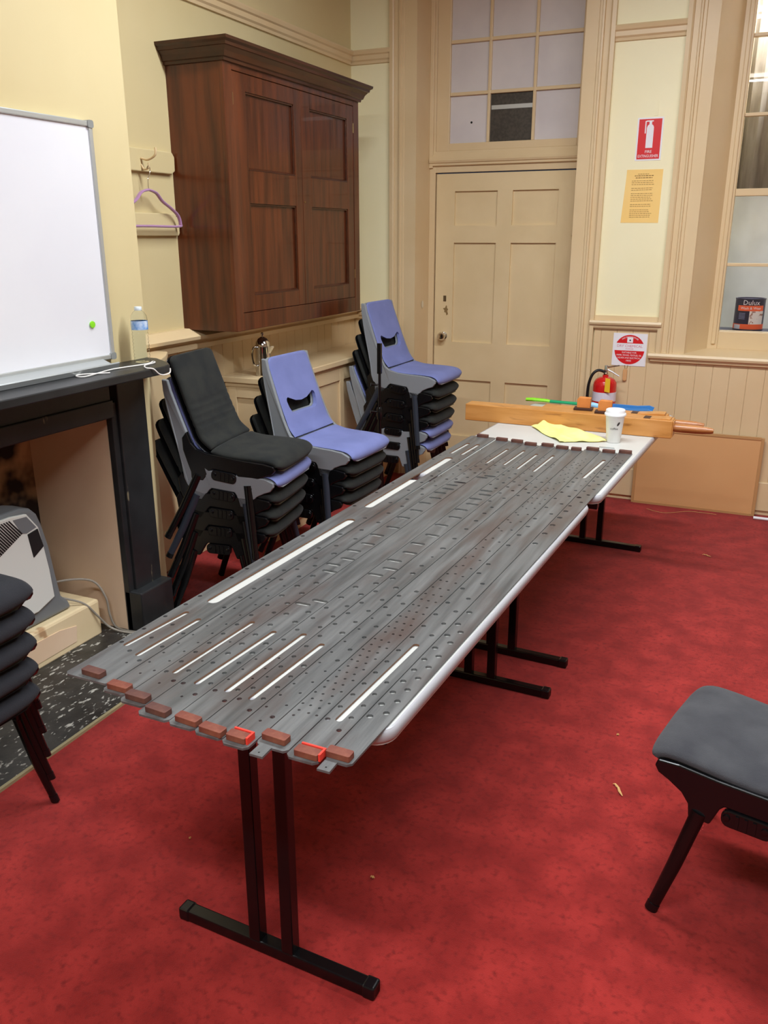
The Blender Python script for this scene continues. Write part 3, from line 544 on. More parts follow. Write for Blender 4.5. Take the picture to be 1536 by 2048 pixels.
# ---------------------------------------------------------------- folding tables
def rot_pt(ox, oy, s, u, v):  # u across (left negative), v along; s = slope of the long axis
    n = math.hypot(1, s); return (ox + (u + v * s) / n, oy + (v - u * s) / n)
def table(label, ox, oy, s, L_, legs, W_=.745):
    t = empty('folding_table', (ox, oy, 0)); t.rotation_euler = (0, 0, -math.atan(s)); tag(t, label, 'table', 'folding tables end to end')
    MB().prism(rpoly(-W_, 0, 0, L_, .045, 6), .690, .7195).build('table_top', M_lam, t)
    out = rpoly(-W_ - .004, .004, -.004, L_ + .004, .048, 6); inn = rpoly(-W_ + .006, -.006, .006, L_ - .006, .042, 6)
    rings = []
    for P, Q in zip(out, inn):
        P = Vector((*P, 0)); Q = Vector((*Q, 0)); d = (Q - P)
        rings.append([P + d * .9 + Vector((0, 0, .7201)), P + d * .4 + Vector((0, 0, .7195)), P + Vector((0, 0, .710)), P + Vector((0, 0, .700)), P + d * .4 + Vector((0, 0, .6915)), P + d * .9 + Vector((0, 0, .691))])
    m_ = MB(); n = 6; k = len(rings)
    for r in rings: m_.v += [tuple(p) for p in r]
    for i in range(k):
        for j in range(n): m_.f.append((i * n + j, ((i + 1) % k) * n + j, ((i + 1) % k) * n + (j + 1) % n, i * n + (j + 1) % n))
    m_.build('edge_trim', M_edge, t, smooth=True, auto=60)
    for u in (-W_ + .05, -.075): box('side_rail', M_leg, u, u + .025, .08, L_ - .08, .660, .690, t)
    for (c, v, hl) in legs:
        fr = MB().box(c - hl, c + hl, v - .016, v + .016, .660, .690).build('top_bar', M_leg, t, bevel=.003)
        MB().box(c - .27, c + .27, v - .016, v + .016, .0, .032).build('foot_bar', M_leg, t, bevel=.004)
        for sg in (-1, 1):
            MB().box(c + sg * .27 - .032 * (sg > 0), c + sg * .27 + .032 * (sg < 0), v - .0185, v + .0185, -.0, .0345).build('foot_cap', M_blkpl, t, bevel=.006, seg=3)
            MB().box(c + sg * .045 - .0155, c + sg * .045 + .0155, v - .0155, v + .0155, .030, .690).build('upright', M_leg, t, bevel=.003)
    return t
table('pale topped folding table nearest the camera under the grey sliders', -.5545, 1.232, .037, 1.597, [(-.325, .068, .30), (-.335, 1.478, .30)], .700)
table('pale topped folding table at the far end carrying the organ pipes', -.480, 2.905, .049, 1.615, [(-.352, .055, .34), (-.345, 1.475, .34)])
# ---------------------------------------------------------------- organ sliders (long perforated strips)
NB = [-1.270, -1.150, -1.090, -1.026, -.949, -.886, -.820, -.761, -.691, -.625, -.569]
FB = [-1.2, -1.080, -1.000, -.935, -.860, -.790, -.722, -.667, -.596, -.525, -.466]
YN = [1.163, 1.141, 1.123, 1.100, 1.096, 1.091, 1.084, 1.106, 1.096, 1.116]
YF = [3.627, 3.597, 3.591, 3.563, 3.574, 3.555, 3.553, 3.582, 3.567, 3.586]
PN = [(-1.204, 1.183), (-1.114, 1.159), (-1.054, 1.143), (-.985, 1.119), (-.912, 1.116), (-.849, 1.105), (-.793, 1.105), (-.729, 1.132), (-.652, 1.113), (-.599, 1.133)]
LONG = {0: [(1.313, 1.521, -1.236, -1.216, 7), (1.286, 1.5, -1.180, -1.165, 7), (1.585, 2.323, -1.198, -1.163, 16), (2.453, 3.206, -1.174, -1.148, 16), (3.272, 3.482, -1.171, -1.160, 8), (3.268, 3.474, -1.122, -1.112, 8)],
        2: [(1.256, 1.539, -1.057, -1.038, 6.4), (3.179, 3.447, -.984, -.971, 6.5)], 3: [(1.237, 1.516, -.987, -.964, 7), (3.179, 3.447, -.911, -.898, 6.5)],
        4: [(1.237, 1.533, -.912, -.894, 7.4), (3.139, 3.41, -.845, -.833, 6.5)], 5: [(1.231, 1.505, -.851, -.832, 7), (3.13, 3.412, -.776, -.763, 6.5)],
        8: [(1.233, 1.59, -.656, -.637, 7.6), (3.114, 3.423, -.579, -.555, 7.5)]}
ZS = .7205; TH = .0046
def bnd(i, y): return NB[i] + (FB[i] - NB[i]) * (y - 1.1) / 2.5
HOLES = [
"12457,16099,60,0 11486,15768,59,0 11461,16445,61,0 12542,13255,55,0 12091,12991,55,0 12521,14002,55,0 12059,13701,55,0 11591,12717,55,0 12498,14758,57,0 12049,14453,56,0 11548,13441,55,0 11528,14175,55,0 12475,15529,59,0 11777,12527,32,0 12416,17461,63,0 12394,18171,65,0 12371,18950,67,0 12341,19926,69,0 12304,21136,72,0 11450,17066,62,0 11433,17746,64,0 11390,18483,66,0 11369,19325,68,0 11354,20414,70,0 11317,21749,74,0 11223,25335,74,0 11222,26962,67,0 11174,28101,67,0 12166,26240,67,0 12128,27605,67,0 12196,24512,74,0 11303,23471,74,0 11149,29089,67,0 11137,29869,67,0 11091,31370,67,0 11032,31916,39,0 11060,32856,39,0 12019,31512,67,0 11998,32240,67,0 10969,33550,67,0",
"11227,15833,35,0 11201,16527,36,0 10866,16819,36,0 11263,14735,33,0 11234,15280,34,0 10879,15554,34,0 10867,16224,35,0 10899,14997,33,0 10913,14456,33,0 10933,13937,32,0 11344,12755,32,0 11339,13227,32,0 11319,13727,32,0 11284,14218,32,0 11200,12278,32,0 11004,12495,32,0 10977,12968,32,0 10962,13462,32,0 11166,17193,36,0 11123,17885,64,0 11096,18700,66,0 11036,19641,69,0 10969,20795,71,0 10824,17545,37,0 10795,18271,65,0 10771,19125,67,0 10724,20183,89,0 10710,21564,73,0 10891,22369,74,0 10687,25125,74,0 10813,24250,74,0 10716,23246,74,0 10849,25938,74,0 10595,26708,67,0 10846,27334,67,0 10547,27910,67,0 10817,29236,39,0 10802,28469,39,0 10477,28908,67,0 10507,29696,39,0 10460,30410,67,0 10737,30905,67,0 10452,31032,67,0 10735,33844,67,0",
"10633,15663,59,0 10584,16318,61,0 10560,16983,79,0 10163,17318,80,0 10185,16626,78,0 10207,16014,60,0 10655,15087,58,0 10676,14544,56,0 10273,14793,33,0 10288,14258,32,0 10696,14025,55,0 10714,13541,55,0 10317,13751,32,0 10328,13259,32,0 10749,12565,55,0 10731,13054,55,0 10362,12307,55,0 10340,12788,55,0 10570,12112,32,0 10512,17684,81,0 10469,18455,84,0 10355,19434,82,150 10308,20643,85,150 10150,18063,82,0 10211,18934,80,150 10177,19976,83,150 10179,21331,87,150 10174,24030,89,150 10093,22999,89,150 10250,22146,89,150 10075,24901,89,150 10118,25791,89,150 9999,26482,89,150 10070,27142,89,150 9980,27719,89,150 10030,28243,89,150 9866,28683,89,150 10143,29065,67,0 9827,29450,67,0 10114,29870,67,0 10089,30556,67,0 10068,31138,67,0 9777,30176,67,0 9750,30822,67,0 9739,31516,67,0 10032,32921,39,0 10051,32378,39,0 10070,31858,39,0 9619,32076,39,0",
"9817,16754,74,150 9508,17085,75,150 9892,16075,76,0 9451,16378,77,0 9928,15391,74,0 9468,15766,75,0 9968,14808,72,0 9996,14293,71,0 9503,14514,72,0 10020,13778,70,0 9536,14010,70,0 9559,13507,55,0 10074,13286,55,0 9587,13010,55,0 10103,12802,32,0 9592,12529,55,0 9625,12043,55,0 10117,12310,55,0 9817,11866,32,0 9331,29671,89,150 9448,30322,67,0 9427,30947,67,0 9101,29970,89,150 9403,31602,67,0 9002,30662,67,0 8959,31336,67,0 9370,32136,39,0 9252,32498,39,0 8865,33467,39,0",
"9168,16786,62,0 9184,16131,60,0 8780,16408,61,0 8790,15768,59,0 9212,15425,58,0 9245,14859,57,0 9275,14330,56,0 8876,14047,32,0 9309,13804,32,0 8900,13527,32,0 9320,13306,32,0 8914,13054,32,0 9353,12821,32,0 9347,12336,55,0 8938,12541,55,0 8937,12072,55,0 9116,17491,81,0 9078,18247,83,0 8743,17082,62,0 8736,17864,82,0 8689,18683,84,0 8956,19235,81,150 8771,23828,89,150 8696,22819,89,150 8829,21951,89,150 8743,21153,87,150 8908,20398,84,150 8765,19784,83,150 8637,24738,89,150 8722,25586,89,150 8586,26327,89,150 8673,26949,89,150 8525,27552,89,150 8634,28044,89,150 8718,29684,67,0 8694,30361,67,0 8672,30970,67,0 8668,31612,39,0 8302,30677,67,0 8348,30034,67,0 8372,29305,67,0 8746,28895,67,0 8415,28499,67,0 8652,32328,39,0 8259,32008,39,0",
"8547,16062,60,0 8574,15360,58,0 8609,14784,57,0 8620,14246,56,0 8211,13968,70,0 8645,13736,55,0 8233,13449,55,0 8675,13242,32,0 8697,12735,55,0 8257,12962,55,0 8714,12258,55,0 8281,12460,55,0 8297,11985,55,0 8536,16723,62,0 8501,17417,63,0 8135,17045,62,0 8172,15705,75,0 8153,16354,61,0 8099,17782,64,0 8088,18628,84,0 8065,19722,88,0 8478,18205,65,0 8420,19177,86,0 8050,20340,70,0 8028,21094,42,0 7990,21870,94,0 7967,22806,74,0 7931,23790,74,0 7906,24682,74,0 7893,25530,74,0 8101,27988,67,0 8142,26907,67,0 7861,26253,67,0 7790,27428,67,0 8068,28838,67,0 8040,29582,67,0 8039,30318,39,0 8018,30876,39,0 7733,29234,67,0 7686,29973,67,0 7651,30615,67,0 7766,28447,67,0 7988,31590,39,0 7938,32150,39,0 7942,32702,39,0 7933,33082,39,0 7914,33589,39,0 7547,32407,39,0",
"8020,13225,32,0 8006,13710,32,0 8044,12723,32,0 8063,12228,32,0 7904,11750,32,0 7762,11957,55,0 7730,12433,32,0 7718,12949,32,0 7701,13434,32,0 7680,13948,32,0 7969,14234,32,0 7959,14767,33,0 7659,14470,56,0 7639,15037,57,0 7612,15709,59,0 7596,16330,61,0 7576,17032,62,0 7527,17782,64,0 7507,18622,66,0 7921,15344,34,0 7907,16049,35,0 7873,16705,36,0 7845,17415,63,0 7813,18192,65,0 7429,27950,67,0 7394,28826,67,0 7391,29618,39,0 7365,30288,39,0 7174,28417,67,0 7125,29211,67,0 7084,29951,67,0 7038,30587,39,0 7261,32617,39,0 7278,32197,39,0",
"7421,14100,32,0 7358,13842,32,0 7440,13615,32,0 7251,13592,32,0 7385,13366,32,0 7172,13354,32,0 7458,13115,32,0 7282,13107,32,0 7071,13106,32,0 7392,12867,32,0 7196,12866,32,0 7477,12635,32,0 7299,12626,32,0 6997,12833,32,0 7421,12387,32,0 7091,12605,32,0 7196,12363,32,0 7425,12180,32,0 7013,12350,32,0 7078,13590,32,0 6985,13332,32,0 7151,13830,32,0 7240,14089,32,0 6970,13836,32,0 7057,14080,32,0 7340,14348,32,0 7149,14358,33,0 6966,14337,32,0 7400,14645,33,0 7249,14624,33,0 7044,14610,33,0 6937,14866,33,0 7318,14887,33,0 7137,14875,33,0 7014,15149,34,0 7379,15175,34,0 7217,15149,34,0 6919,15426,34,0 7310,15459,34,0 7093,15426,34,0 7357,15756,34,0 7193,15750,34,0 6995,15716,34,0 7280,16160,35,0 7070,16132,35,0 6896,16139,35,0 7329,16460,35,0 7162,16439,35,0 6958,16417,35,0 7253,16763,36,0 7056,16746,36,0 6869,16725,36,0 7304,17098,36,0 7150,17101,36,0 6951,17070,36,0 7219,17444,37,0 7032,17459,37,0 6833,17413,37,0 7275,17846,37,0 7120,17829,37,0 6893,17803,37,0 7209,18233,38,0 7013,18208,38,0 6811,18194,38,0 7245,18609,38,0 7029,18602,38,0 6809,18592,38,0 7227,19076,39,0 7016,19051,39,0 6786,19049,39,0 7207,19592,40,0 7020,19574,40,0 6766,19556,40,0 7188,20087,41,0 6992,20172,41,0 6745,20069,40,0 7164,20700,41,0 6999,20826,42,0 6725,20693,41,0 7136,21423,42,0 6975,21607,43,0 6697,21394,42,0 7104,22251,43,0 6945,22445,43,0 7072,23097,43,0 6678,22217,43,0 6815,30049,39,0 6684,29270,39,0 6471,29268,39,0 6555,29971,39,0 6691,28967,39,0 6858,28905,39,0 6877,28405,39,0 6398,28395,39,0 6666,28511,39,0 6897,27875,39,0 6722,27879,39,0 6441,27865,39,0 6916,27359,39,0 6746,27269,39,0 6472,27306,39,0 6938,26767,39,0 6770,26598,39,0 6511,26737,39,0 6966,26039,39,0 6829,25823,43,0 6552,26003,39,0 6993,25197,43,0 6842,24974,43,0 6560,25175,43,0 7027,24289,43,0 6868,24072,43,0 6600,24272,43,0 6914,23324,43,0 6637,23070,43,0 6329,31022,39,0 6416,30715,39,0 6328,30359,39,0 6470,30181,39,0 6252,31698,39,0 6477,32472,39,0 6302,32468,39,0 6594,32831,39,0 6605,33331,39,0 6518,32131,39,0 6723,32444,39,0 6744,31942,39,0 6531,31419,39,0 6670,31203,39,0 6459,31606,39,0 6427,33240,39,0 6381,33774,39,0 6291,32966,39,0 6450,32978,39,0 6243,33492,39,0 6284,34079,39,0",
"6764,12330,55,0 6746,12821,55,0 6389,12071,55,0 6371,12550,55,0 6345,13034,55,0 6333,13519,55,0 6301,14047,55,0 6233,16436,61,0 6199,17129,63,0 6169,17889,64,0 6135,18746,66,0 6726,13331,55,0 6708,13817,55,0 6688,14331,56,0 6666,14871,57,0 6642,15450,58,0 6613,16167,60,0 6587,16816,62,0 6558,17534,64,0 6527,18303,65,0 6484,19296,68,0 6425,20476,71,0 6391,21219,72,0 6106,19812,69,0 6145,28136,67,0 6110,28984,67,0 6179,27003,67,0 6225,25671,74,0 6229,24817,74,0 6267,23923,74,0 6309,22911,74,0 6063,29768,67,0 6025,30451,67,0 5752,28592,67,0 5797,27595,67,0 5858,26369,67,0 5698,29382,67,0 5653,30090,39,0 5606,30739,39,0 5577,31417,39,0 5534,32017,39,0 6011,31044,67,0 5978,31742,39,0",
"6070,12746,70,0 6050,13241,70,0 6030,13742,70,0 6010,14234,71,0 5987,14766,72,0 5964,15290,74,0 5939,15886,76,0 5909,16588,78,0 5880,17241,80,0 5849,17975,82,0 5826,12973,70,0 5805,13460,70,0 5793,13951,70,0 5774,14470,71,0 5749,15000,73,0 5729,15550,75,0 5716,16263,77,0 5683,16865,79,0 5620,23396,94,0 5580,24385,94,0 5545,25274,94,0 5511,26104,94,0 5481,26858,94,0 5483,27497,67,0 5412,28594,94,0 5406,29435,67,0 5375,30197,67,0 5347,30893,67,0 5322,31531,67,0 5284,32159,67,0 5266,32736,67,0 5247,33265,67,0 5222,33776,39,0 5198,34248,39,0 5174,34749,39,0 5217,28049,67,0 5171,29020,67,0 5124,29787,67,0 5092,30509,67,0 5044,31179,67,0 5000,31840,67,0 4964,32458,67,0 4928,32967,67,0 4904,33499,67,0 4885,33960,67,0 4863,34415,39,0"]
names = ['leftmost dark grey slider, the widest, with long pale slots along it', 'narrow dark grey slider second from the left, beside the widest one', 'dark grey slider third from the left with one thin pale slot near its front',
         'dark grey slider fourth from the left with a pale slot starting past the table edge', 'dark grey slider fifth from the left with crosswise slots at mid length', 'dark grey slider sixth from the left with a pale slot near each end',
         'narrow dark grey slider with red felt at its near pad and no long slot', 'dark grey slider full of tiny holes, with an end tongue', 'dark grey slider with the longest front slot and red felt at its near pad', 'rightmost dark grey slider with two rows of round holes and an end tongue']
def slider(i):
    g = .0009 if i < 5 else .0012; L0, L1 = bnd(i, YN[i]) + g, bnd(i, YF[i]) + g; R0, R1 = bnd(i + 1, YN[i]) - g, bnd(i + 1, YF[i]) - g
    if i == 1: L1 += .010
    a, b = YN[i], YF[i]; c = .008
    P = [(L0, a + c), (L0 + c, a)]
    if i in (7, 9):
        t0, t1 = ((-.751, -.724) if i == 7 else (-.620, -.595)); P = [(L0, a + .012), (L0 + .004, a + .004), (t0 + .001, a + .001), (t0, a - .030), (t1, a - .030), (t1, a)]
    P += [(R0 - c, a), (R0, a + c), (R1, b - c), (R1 - c, b), (L1 + c, b), (L1, b - c)]
    loops = [P]
    for s0, s1, xa, xb, w_ in LONG.get(i, []):
        w_ /= 1000; d = Vector((xb - xa, s1 - s0)).normalized(); nrm = Vector((-d.y, d.x)); A = Vector((xa, s0)) + d * w_; B = Vector((xb, s1)) - d * w_; q = []
        for k in range(7): th = math.pi * k / 6; q.append(A + nrm * w_ * math.cos(th) - d * w_ * math.sin(th))
        for k in range(7): th = math.pi * k / 6; q.append(B - nrm * w_ * math.cos(th) + d * w_ * math.sin(th))
        loops.append([tuple(p) for p in q])
    for tkn in HOLES[i].split():
        x, y, r, hl = [int(v) / 1e4 for v in tkn.split(',')]; x = -x; q = []
        n = 8 if r > .003 else 6
        if hl:
            for k in range(5): th = math.pi / 2 + math.pi * k / 4; q.append((x - hl + r * math.cos(th), y + r * math.sin(th)))
            for k in range(5): th = -math.pi / 2 + math.pi * k / 4; q.append((x + hl + r * math.cos(th), y + r * math.sin(th)))
        else: q = [(x + r * math.cos(2 * math.pi * k / n), y + r * math.sin(2 * math.pi * k / n)) for k in range(n)]
        loops.append(q)
    if i in (7, 9): tx = -.737 if i == 7 else -.607; loops.append([(tx + .0022 * math.cos(k), a - .020 + .0022 * math.sin(k)) for k in (0, 1, 2.1, 3.1, 4.2, 5.2)])
    vs = []; es = []; spans = []
    for lp in loops:
        k = len(vs); vs += [Vector((p[0], p[1])) for p in lp]; es += [(k + j, k + (j + 1) % len(lp)) for j in range(len(lp))]; spans.append((k, len(lp)))
    V, E_, F_, ov, oe, of = delaunay_2d_cdt(vs, es, [], 0, 1e-6, True)
    boxes = [(min(p[0] for p in lp), max(p[0] for p in lp), min(p[1] for p in lp), max(p[1] for p in lp)) for lp in loops]
    def pip(x, y, lp):
        c_ = False; j = len(lp) - 1
        for i_ in range(len(lp)):
            xi, yi = lp[i_][0], lp[i_][1]; xj, yj = lp[j][0], lp[j][1]
            if (yi > y) != (yj > y) and x < (xj - xi) * (y - yi) / (yj - yi) + xi: c_ = not c_
            j = i_
        return c_
    keep = []
    for f in F_:
        x = sum(V[q].x for q in f) / 3; y = sum(V[q].y for q in f) / 3
        if not pip(x, y, loops[0]): continue
        if any(bx[0] < x < bx[1] and bx[2] < y < bx[3] and pip(x, y, lp) for lp, bx in zip(loops[1:], boxes[1:])): continue
        keep.append(f)
    nV = len(V); vv = [(p.x, p.y, TH) for p in V] + [(p.x, p.y, 0) for p in V]; ff = [tuple(f) for f in keep] + [tuple(q + nV for q in f[::-1]) for f in keep]
    top = len(ff); cnt = {}
    for f in keep:
        for q in range(3):
            e = (f[q], f[(q + 1) % 3]); cnt[e] = 1
    longv = set()
    nl = len(LONG.get(i, []))
    for (k, n_) in spans[1:1 + nl]: longv.update(range(k, k + n_))
    wall = [e for e in cnt if (e[1], e[0]) not in cnt]
    isl = []
    for e in wall:
        ff.append((e[1], e[0], e[0] + nV, e[1] + nV)); isl.append(any(q in longv for q in ov[e[0]]) if ov[e[0]] else False)
    me = bpy.data.meshes.new('slider_plate'); me.from_pydata(vv, [], ff); me.materials.append(M_slide); me.materials.append(M_slot)
    for q, fl in enumerate(isl): me.polygons[top + q].material_index = 1 if fl else 0
    C_ = Vector(((L0 + R1) / 2, (a + b) / 2, ZS))
    root = empty('organ_slider', C_); tag(root, names[i], 'slider', 'organ sliders laid side by side')
    ob = bpy.data.objects.new('slider_plate', me); sc.collection.objects.link(ob); ob.parent = root; ob.location = (-C_.x, -C_.y, 0)
    for e in (0, 1):
        w_ = .052 if i != 6 else .042; w_ = .048 if i in (8, 9) and e == 0 else w_; h = .0125
        if e == 0: x, y = PN[i]
        else: x, y = (bnd(i, b) + bnd(i + 1, b)) / 2, b - .0125
        rz = random.uniform(-.05, .05)
        o = MB().prism(rpoly(-w_ / 2, w_ / 2, -.011, .011, .003, 2), 0, h).build('end_pad', M_padd if (e == 1 or i in (0, 2, 3)) else M_pad, root, bevel=.001)
        o.location = (x - C_.x, y - C_.y, TH); o.rotation_euler = (0, 0, rz - .03)
        if e == 0 and i in (6, 8):
            f_ = MB().prism([(-w_ / 2 + .004, .0115), (w_ / 2 + .005, .0115), (w_ / 2 + .005, -.009), (w_ / 2 + .001, -.009), (w_ / 2 + .001, .0085), (w_ / 2 + .001, .0155), (-w_ / 2 + .004, .0155)][:0] or [(-w_ / 2 + .004, .012), (w_ / 2 + .001, .012), (w_ / 2 + .001, -.008), (w_ / 2 + .005, -.008), (w_ / 2 + .005, .016), (-w_ / 2 + .004, .016)], 0, .014).build('red_felt', M_tape, root)
            f_.location = o.location; f_.rotation_euler = o.rotation_euler
    return root
for i in range(10): slider(i)
# ---------------------------------------------------------------- wooden organ pipes on the far table
ZT = .7205
def pipe(x0, x1, y0, y1, h, label, foot_y, foot_len, mouth):
    X = (x0 + x1) / 2; r = empty('organ_pipe', (X, (y0 + y1) / 2, ZT)); r.rotation_euler = (0, 0, -.02); tag(r, label, 'organ pipe', 'wooden organ pipes on the far table')
    hx, hy = (x1 - x0) / 2, (y1 - y0) / 2
    MB().box(-hx, hx, -hy, hy, 0, h).build('pipe_body', M_pine, r, bevel=.003)
    MB().box(hx - .001, hx + .004, -hy + .006, hy - .006, .006, h - .006).build('end_cap', M_pine, r)
    MB().lathe([(0, hx), (.016, hx), (.0185, hx + .012), (.019, hx + .05), (.0185, hx + .10), (.017, hx + .13), (.0135, hx + foot_len - .012), (.010, hx + foot_len), (0, hx + foot_len)], (0, foot_y, h * .55), 18, 'x').build('pipe_foot', M_pined, r, smooth=True)
    a, b, hh = mouth
    MB().prism([(a, h), (b, h), (b, h + hh), (b - .03, h + hh), (a, h + .002)], -hy + .012, hy - .012, 'y').build('mouth_cap', M_pine, r, bevel=.001)
    MB().box(a - .03, a + .012, -hy + .014, hy - .014, h - .0005, h + .0015).build('mouth_slot', M_darkw, r)
    return r
pipe(-1.345, -.352, 3.955, 4.045, .082, 'long honey coloured wooden organ pipe nearest the white cup', -.008, .175, (.395, .485, .006))
pipe(-.98, -.39, 4.052, 4.135, .080, 'shorter honey coloured wooden organ pipe behind the long one', 0, .165, (.16, .285, .010))
for (x, y, lb) in ((-.775, 4.045, 'small orange wood block on dark base, left one on the pipes'), (-.668, 4.005, 'small orange wood block on dark base, right one nearest the cup')):
    k = empty('wood_block', (x, y, ZT + .0822), .06); tag(k, lb, 'block', 'wood blocks standing on the organ pipes')
    MB().box(-.044, .044, -.026, .026, 0, .012).build('block_base', M_darkw, k, bevel=.002)
    MB().prism([(-.030, .012), (.032, .012), (.034, .060), (-.022, .062), (-.030, .052)], -.018, .018, 'y').build('block_body', mat('orange_wood', (206, 128, 62), .6, rgb2=(190, 112, 50), scale=20), k, bevel=.002)
# cup
cpx = empty('takeaway_cup', (-.583, 3.785, ZT)); tag(cpx, 'white paper takeaway coffee cup with lid on the far table', 'cup')
MB().lathe([(0, .004), (.027, .004), (.029, 0), (.030, .002), (.042, .126), (.0435, .128), (0, .128)], n=36).build('cup_body', M_cup, cpx, smooth=True)
MB().lathe([(.0445, .120), (.0470, .122), (.0475, .128), (.0445, .133), (.043, .134), (.0415, .146), (.039, .148), (.038, .144), (0, .143)], n=36).build('cup_lid', M_lid, cpx, smooth=True)
def cupb(z, off):
    def f(p): r = .030 + .012 * (z + p.y) / .126 + .0012; a = p.x / .037 + math.radians(off); return Vector((r * math.sin(a), -r * math.cos(a), z + p.y))
    return f
text_ob('coffee', .014, 'cup_print', M_ink, cpx, Matrix.Identity(4), bend=cupb(.066, 8))
bm_ = MB(); bm_.prism([(.006 * math.cos(a) * .8, .009 * math.sin(a)) for a in [i * .4189 for i in range(15)]], 0, .0004)
bo = bm_.build('bean_mark', M_ink, cpx)
for v in bo.data.vertices: q = cupb(.088, 34)(Vector((v.co.x + v.co.y * .4, v.co.y, 0))); v.co = q
# yellow cloth
def cloth():
    m_ = MB(); nu, nv = 40, 22; out = [(-.995, 3.955), (-.93, 3.86), (-.80, 3.665), (-.63, 3.735), (-.615, 3.775), (-.74, 3.93), (-.88, 3.945), (-.955, 3.99)]
    A, B, C_, D_ = Vector((-1.0, 3.93)), Vector((-.80, 3.66)), Vector((-.605, 3.76)), Vector((-.90, 3.975))
    vs = []
    for j in range(nv + 1):
        for i in range(nu + 1):
            u, v = i / nu, j / nv; p = (A * (1 - u) + B * u) * (1 - v) + (D_ * (1 - u) + C_ * u) * v
            wob = Vector((.010 * math.sin(7 * v + 3 * u), .012 * math.sin(6 * u + 2))); p = p + wob * (1 if 0 < u < 1 else .6)
            z = ZT + .003 + .006 * max(0, math.sin(9 * u + 4 * v)) * math.sin(math.pi * u) + .004 * max(0, math.sin(14 * v - 5 * u)) + .026 * math.exp(-((u - .02) ** 2 * 60 + (v - .55) ** 2 * 9)) + .018 * math.exp(-((v - .98) ** 2 * 40)) * math.sin(math.pi * u) ** .5
            vs.append((p.x, p.y, z))
    m_.add(vs, [(j * (nu + 1) + i, j * (nu + 1) + i + 1, (j + 1) * (nu + 1) + i + 1, (j + 1) * (nu + 1) + i) for j in range(nv) for i in range(nu)])
    o = m_.build('yellow_cloth', M_cloth, smooth=True, auto=80); s_ = o.modifiers.new('s', 'SOLIDIFY'); s_.thickness = .0015; s_.offset = 1
    tag(o, 'crumpled pale yellow cleaning cloth beside the white cup', 'cloth')
cloth()
tag(MB().box(-.62, -.555, 3.655, 3.66, ZT, ZT + .003).build('metal_pin', M_alu), 'thin grey metal pin on the far table in front of the cup', 'pin')
# brush and dustpan behind the pipes
br = empty('hand_brush', (-.95, 4.50, ZT)); tag(br, 'green brush with lime handle end lying behind the organ pipes', 'brush')
MB().tube([(-.235, .03, .020), (-.20, .03, .022), (-.125, .028, .022), (-.10, .026, .020)], [.013, .015, .013, .011], 12, flat=.7).build('handle_end', M_lime, br, smooth=True)
MB().tube([(-.10, .026, .020), (-.02, .02, .020), (.12, .012, .020), (.22, .010, .018)], [.011, .010, .012, .014], 12, flat=.8).build('handle', M_green, br, smooth=True)
dp = empty('dustpan', (-.60, 4.42, ZT)); tag(dp, 'blue dustpan lying on the table behind the organ pipes', 'dustpan')
MB().prism([(-.15, -.05), (.10, -.06), (.13, .0), (.10, .06), (-.15, .05)], .002, .006).build('pan_floor', M_bluel, dp)
MB().prism([(-.15, .004), (.09, .004), (.105, .040), (.08, .048), (.02, .042), (-.15, .044)], -.052, -.046, 'y').build('pan_wall', M_bluep, dp, bevel=.002)
MB().prism([(-.15, .004), (.09, .004), (.105, .040), (.08, .048), (.02, .042), (-.15, .044)], .046, .052, 'y').build('pan_wall', M_bluep, dp, bevel=.002)
MB().box(-.155, -.149, -.052, .052, .002, .046).build('pan_back', M_bluep, dp, bevel=.002)
MB().tube([(-.15, 0, .030), (-.20, 0, .040), (-.27, 0, .034)], [.014, .012, .013], 12).build('pan_handle', M_bluel, dp, smooth=True)
# ---------------------------------------------------------------- chairs
PROF = [(.352, -.045), (.356, -.022), (.342, -.004), (.308, .006), (.24, .003), (.17, -.004), (.10, -.008), (.045, -.002)]
BACK = [(-.004, .030), (-.030, .072), (-.060, .126), (-.088, .180), (-.116, .236), (-.142, .288), (-.158, .322), (-.166, .344)]
def strip(prof, wid, th, off=0, crown=0.0, curve=0.0, n=20, ex=5.0, dips=None):
    P = [Vector((a, 0, b)) for a, b in prof]; rings = []
    for i, p in enumerate(P):
        t = (P[min(i + 1, len(P) - 1)] - P[max(i - 1, 0)]).normalized(); N_ = Vector((t.z, 0, -t.x)) * 1.0
        if N_.z < 0 and N_.x < 0: N_ = -N_
        w_ = wid(i / (len(P) - 1)); h = th * (.55 if i in (0, len(P) - 1) else 1)
        if dips and i in dips: h *= .70
        elif dips and (i - 1 in dips or i + 1 in dips): h *= .97
        ring = []
        for k in range(n):
            a = 2 * math.pi * k / n; c, s = math.cos(a), math.sin(a)
            y = w_ * math.copysign(abs(c) ** (2 / ex), c); v = h / 2 * math.copysign(abs(s) ** (2 / 2.6), s)
            v += curve * (y / .2) ** 2 + (crown * (1 - (y / max(w_, .01)) ** 2) if s > 0 else 0)
            ring.append(p + N_ * (v + off) + Vector((0, y, 0)))
        rings.append(ring)
    return rings
def fine(prof, k=3):
    q = smooth_path([(a, 0, b) for a, b in prof], k); return [(p.x, p.z) for p in q]
def wseat(u): return .197 * (1 - .20 * max(0, (1 - u * 5)) ** 2.2) - .010 * max(0, u - .7)
def wback(u): return (.186 - .012 * u) * (1 - .22 * max(0, (u - .86) / .14) ** 2.2)
ARCH = [(.03, -.040), (.19, -.040), (.28, -.036), (.332, -.040), (.326, -.056), (.300, -.068), (.268, -.088), (.250, -.112),
        (.246, -.146), (.196, -.146), (.178, -.098), (.168, -.086), (.062, -.086), (.050, -.098), (.020, -.146), (-.034, -.146), (-.038, -.118), (-.058, -.078)]
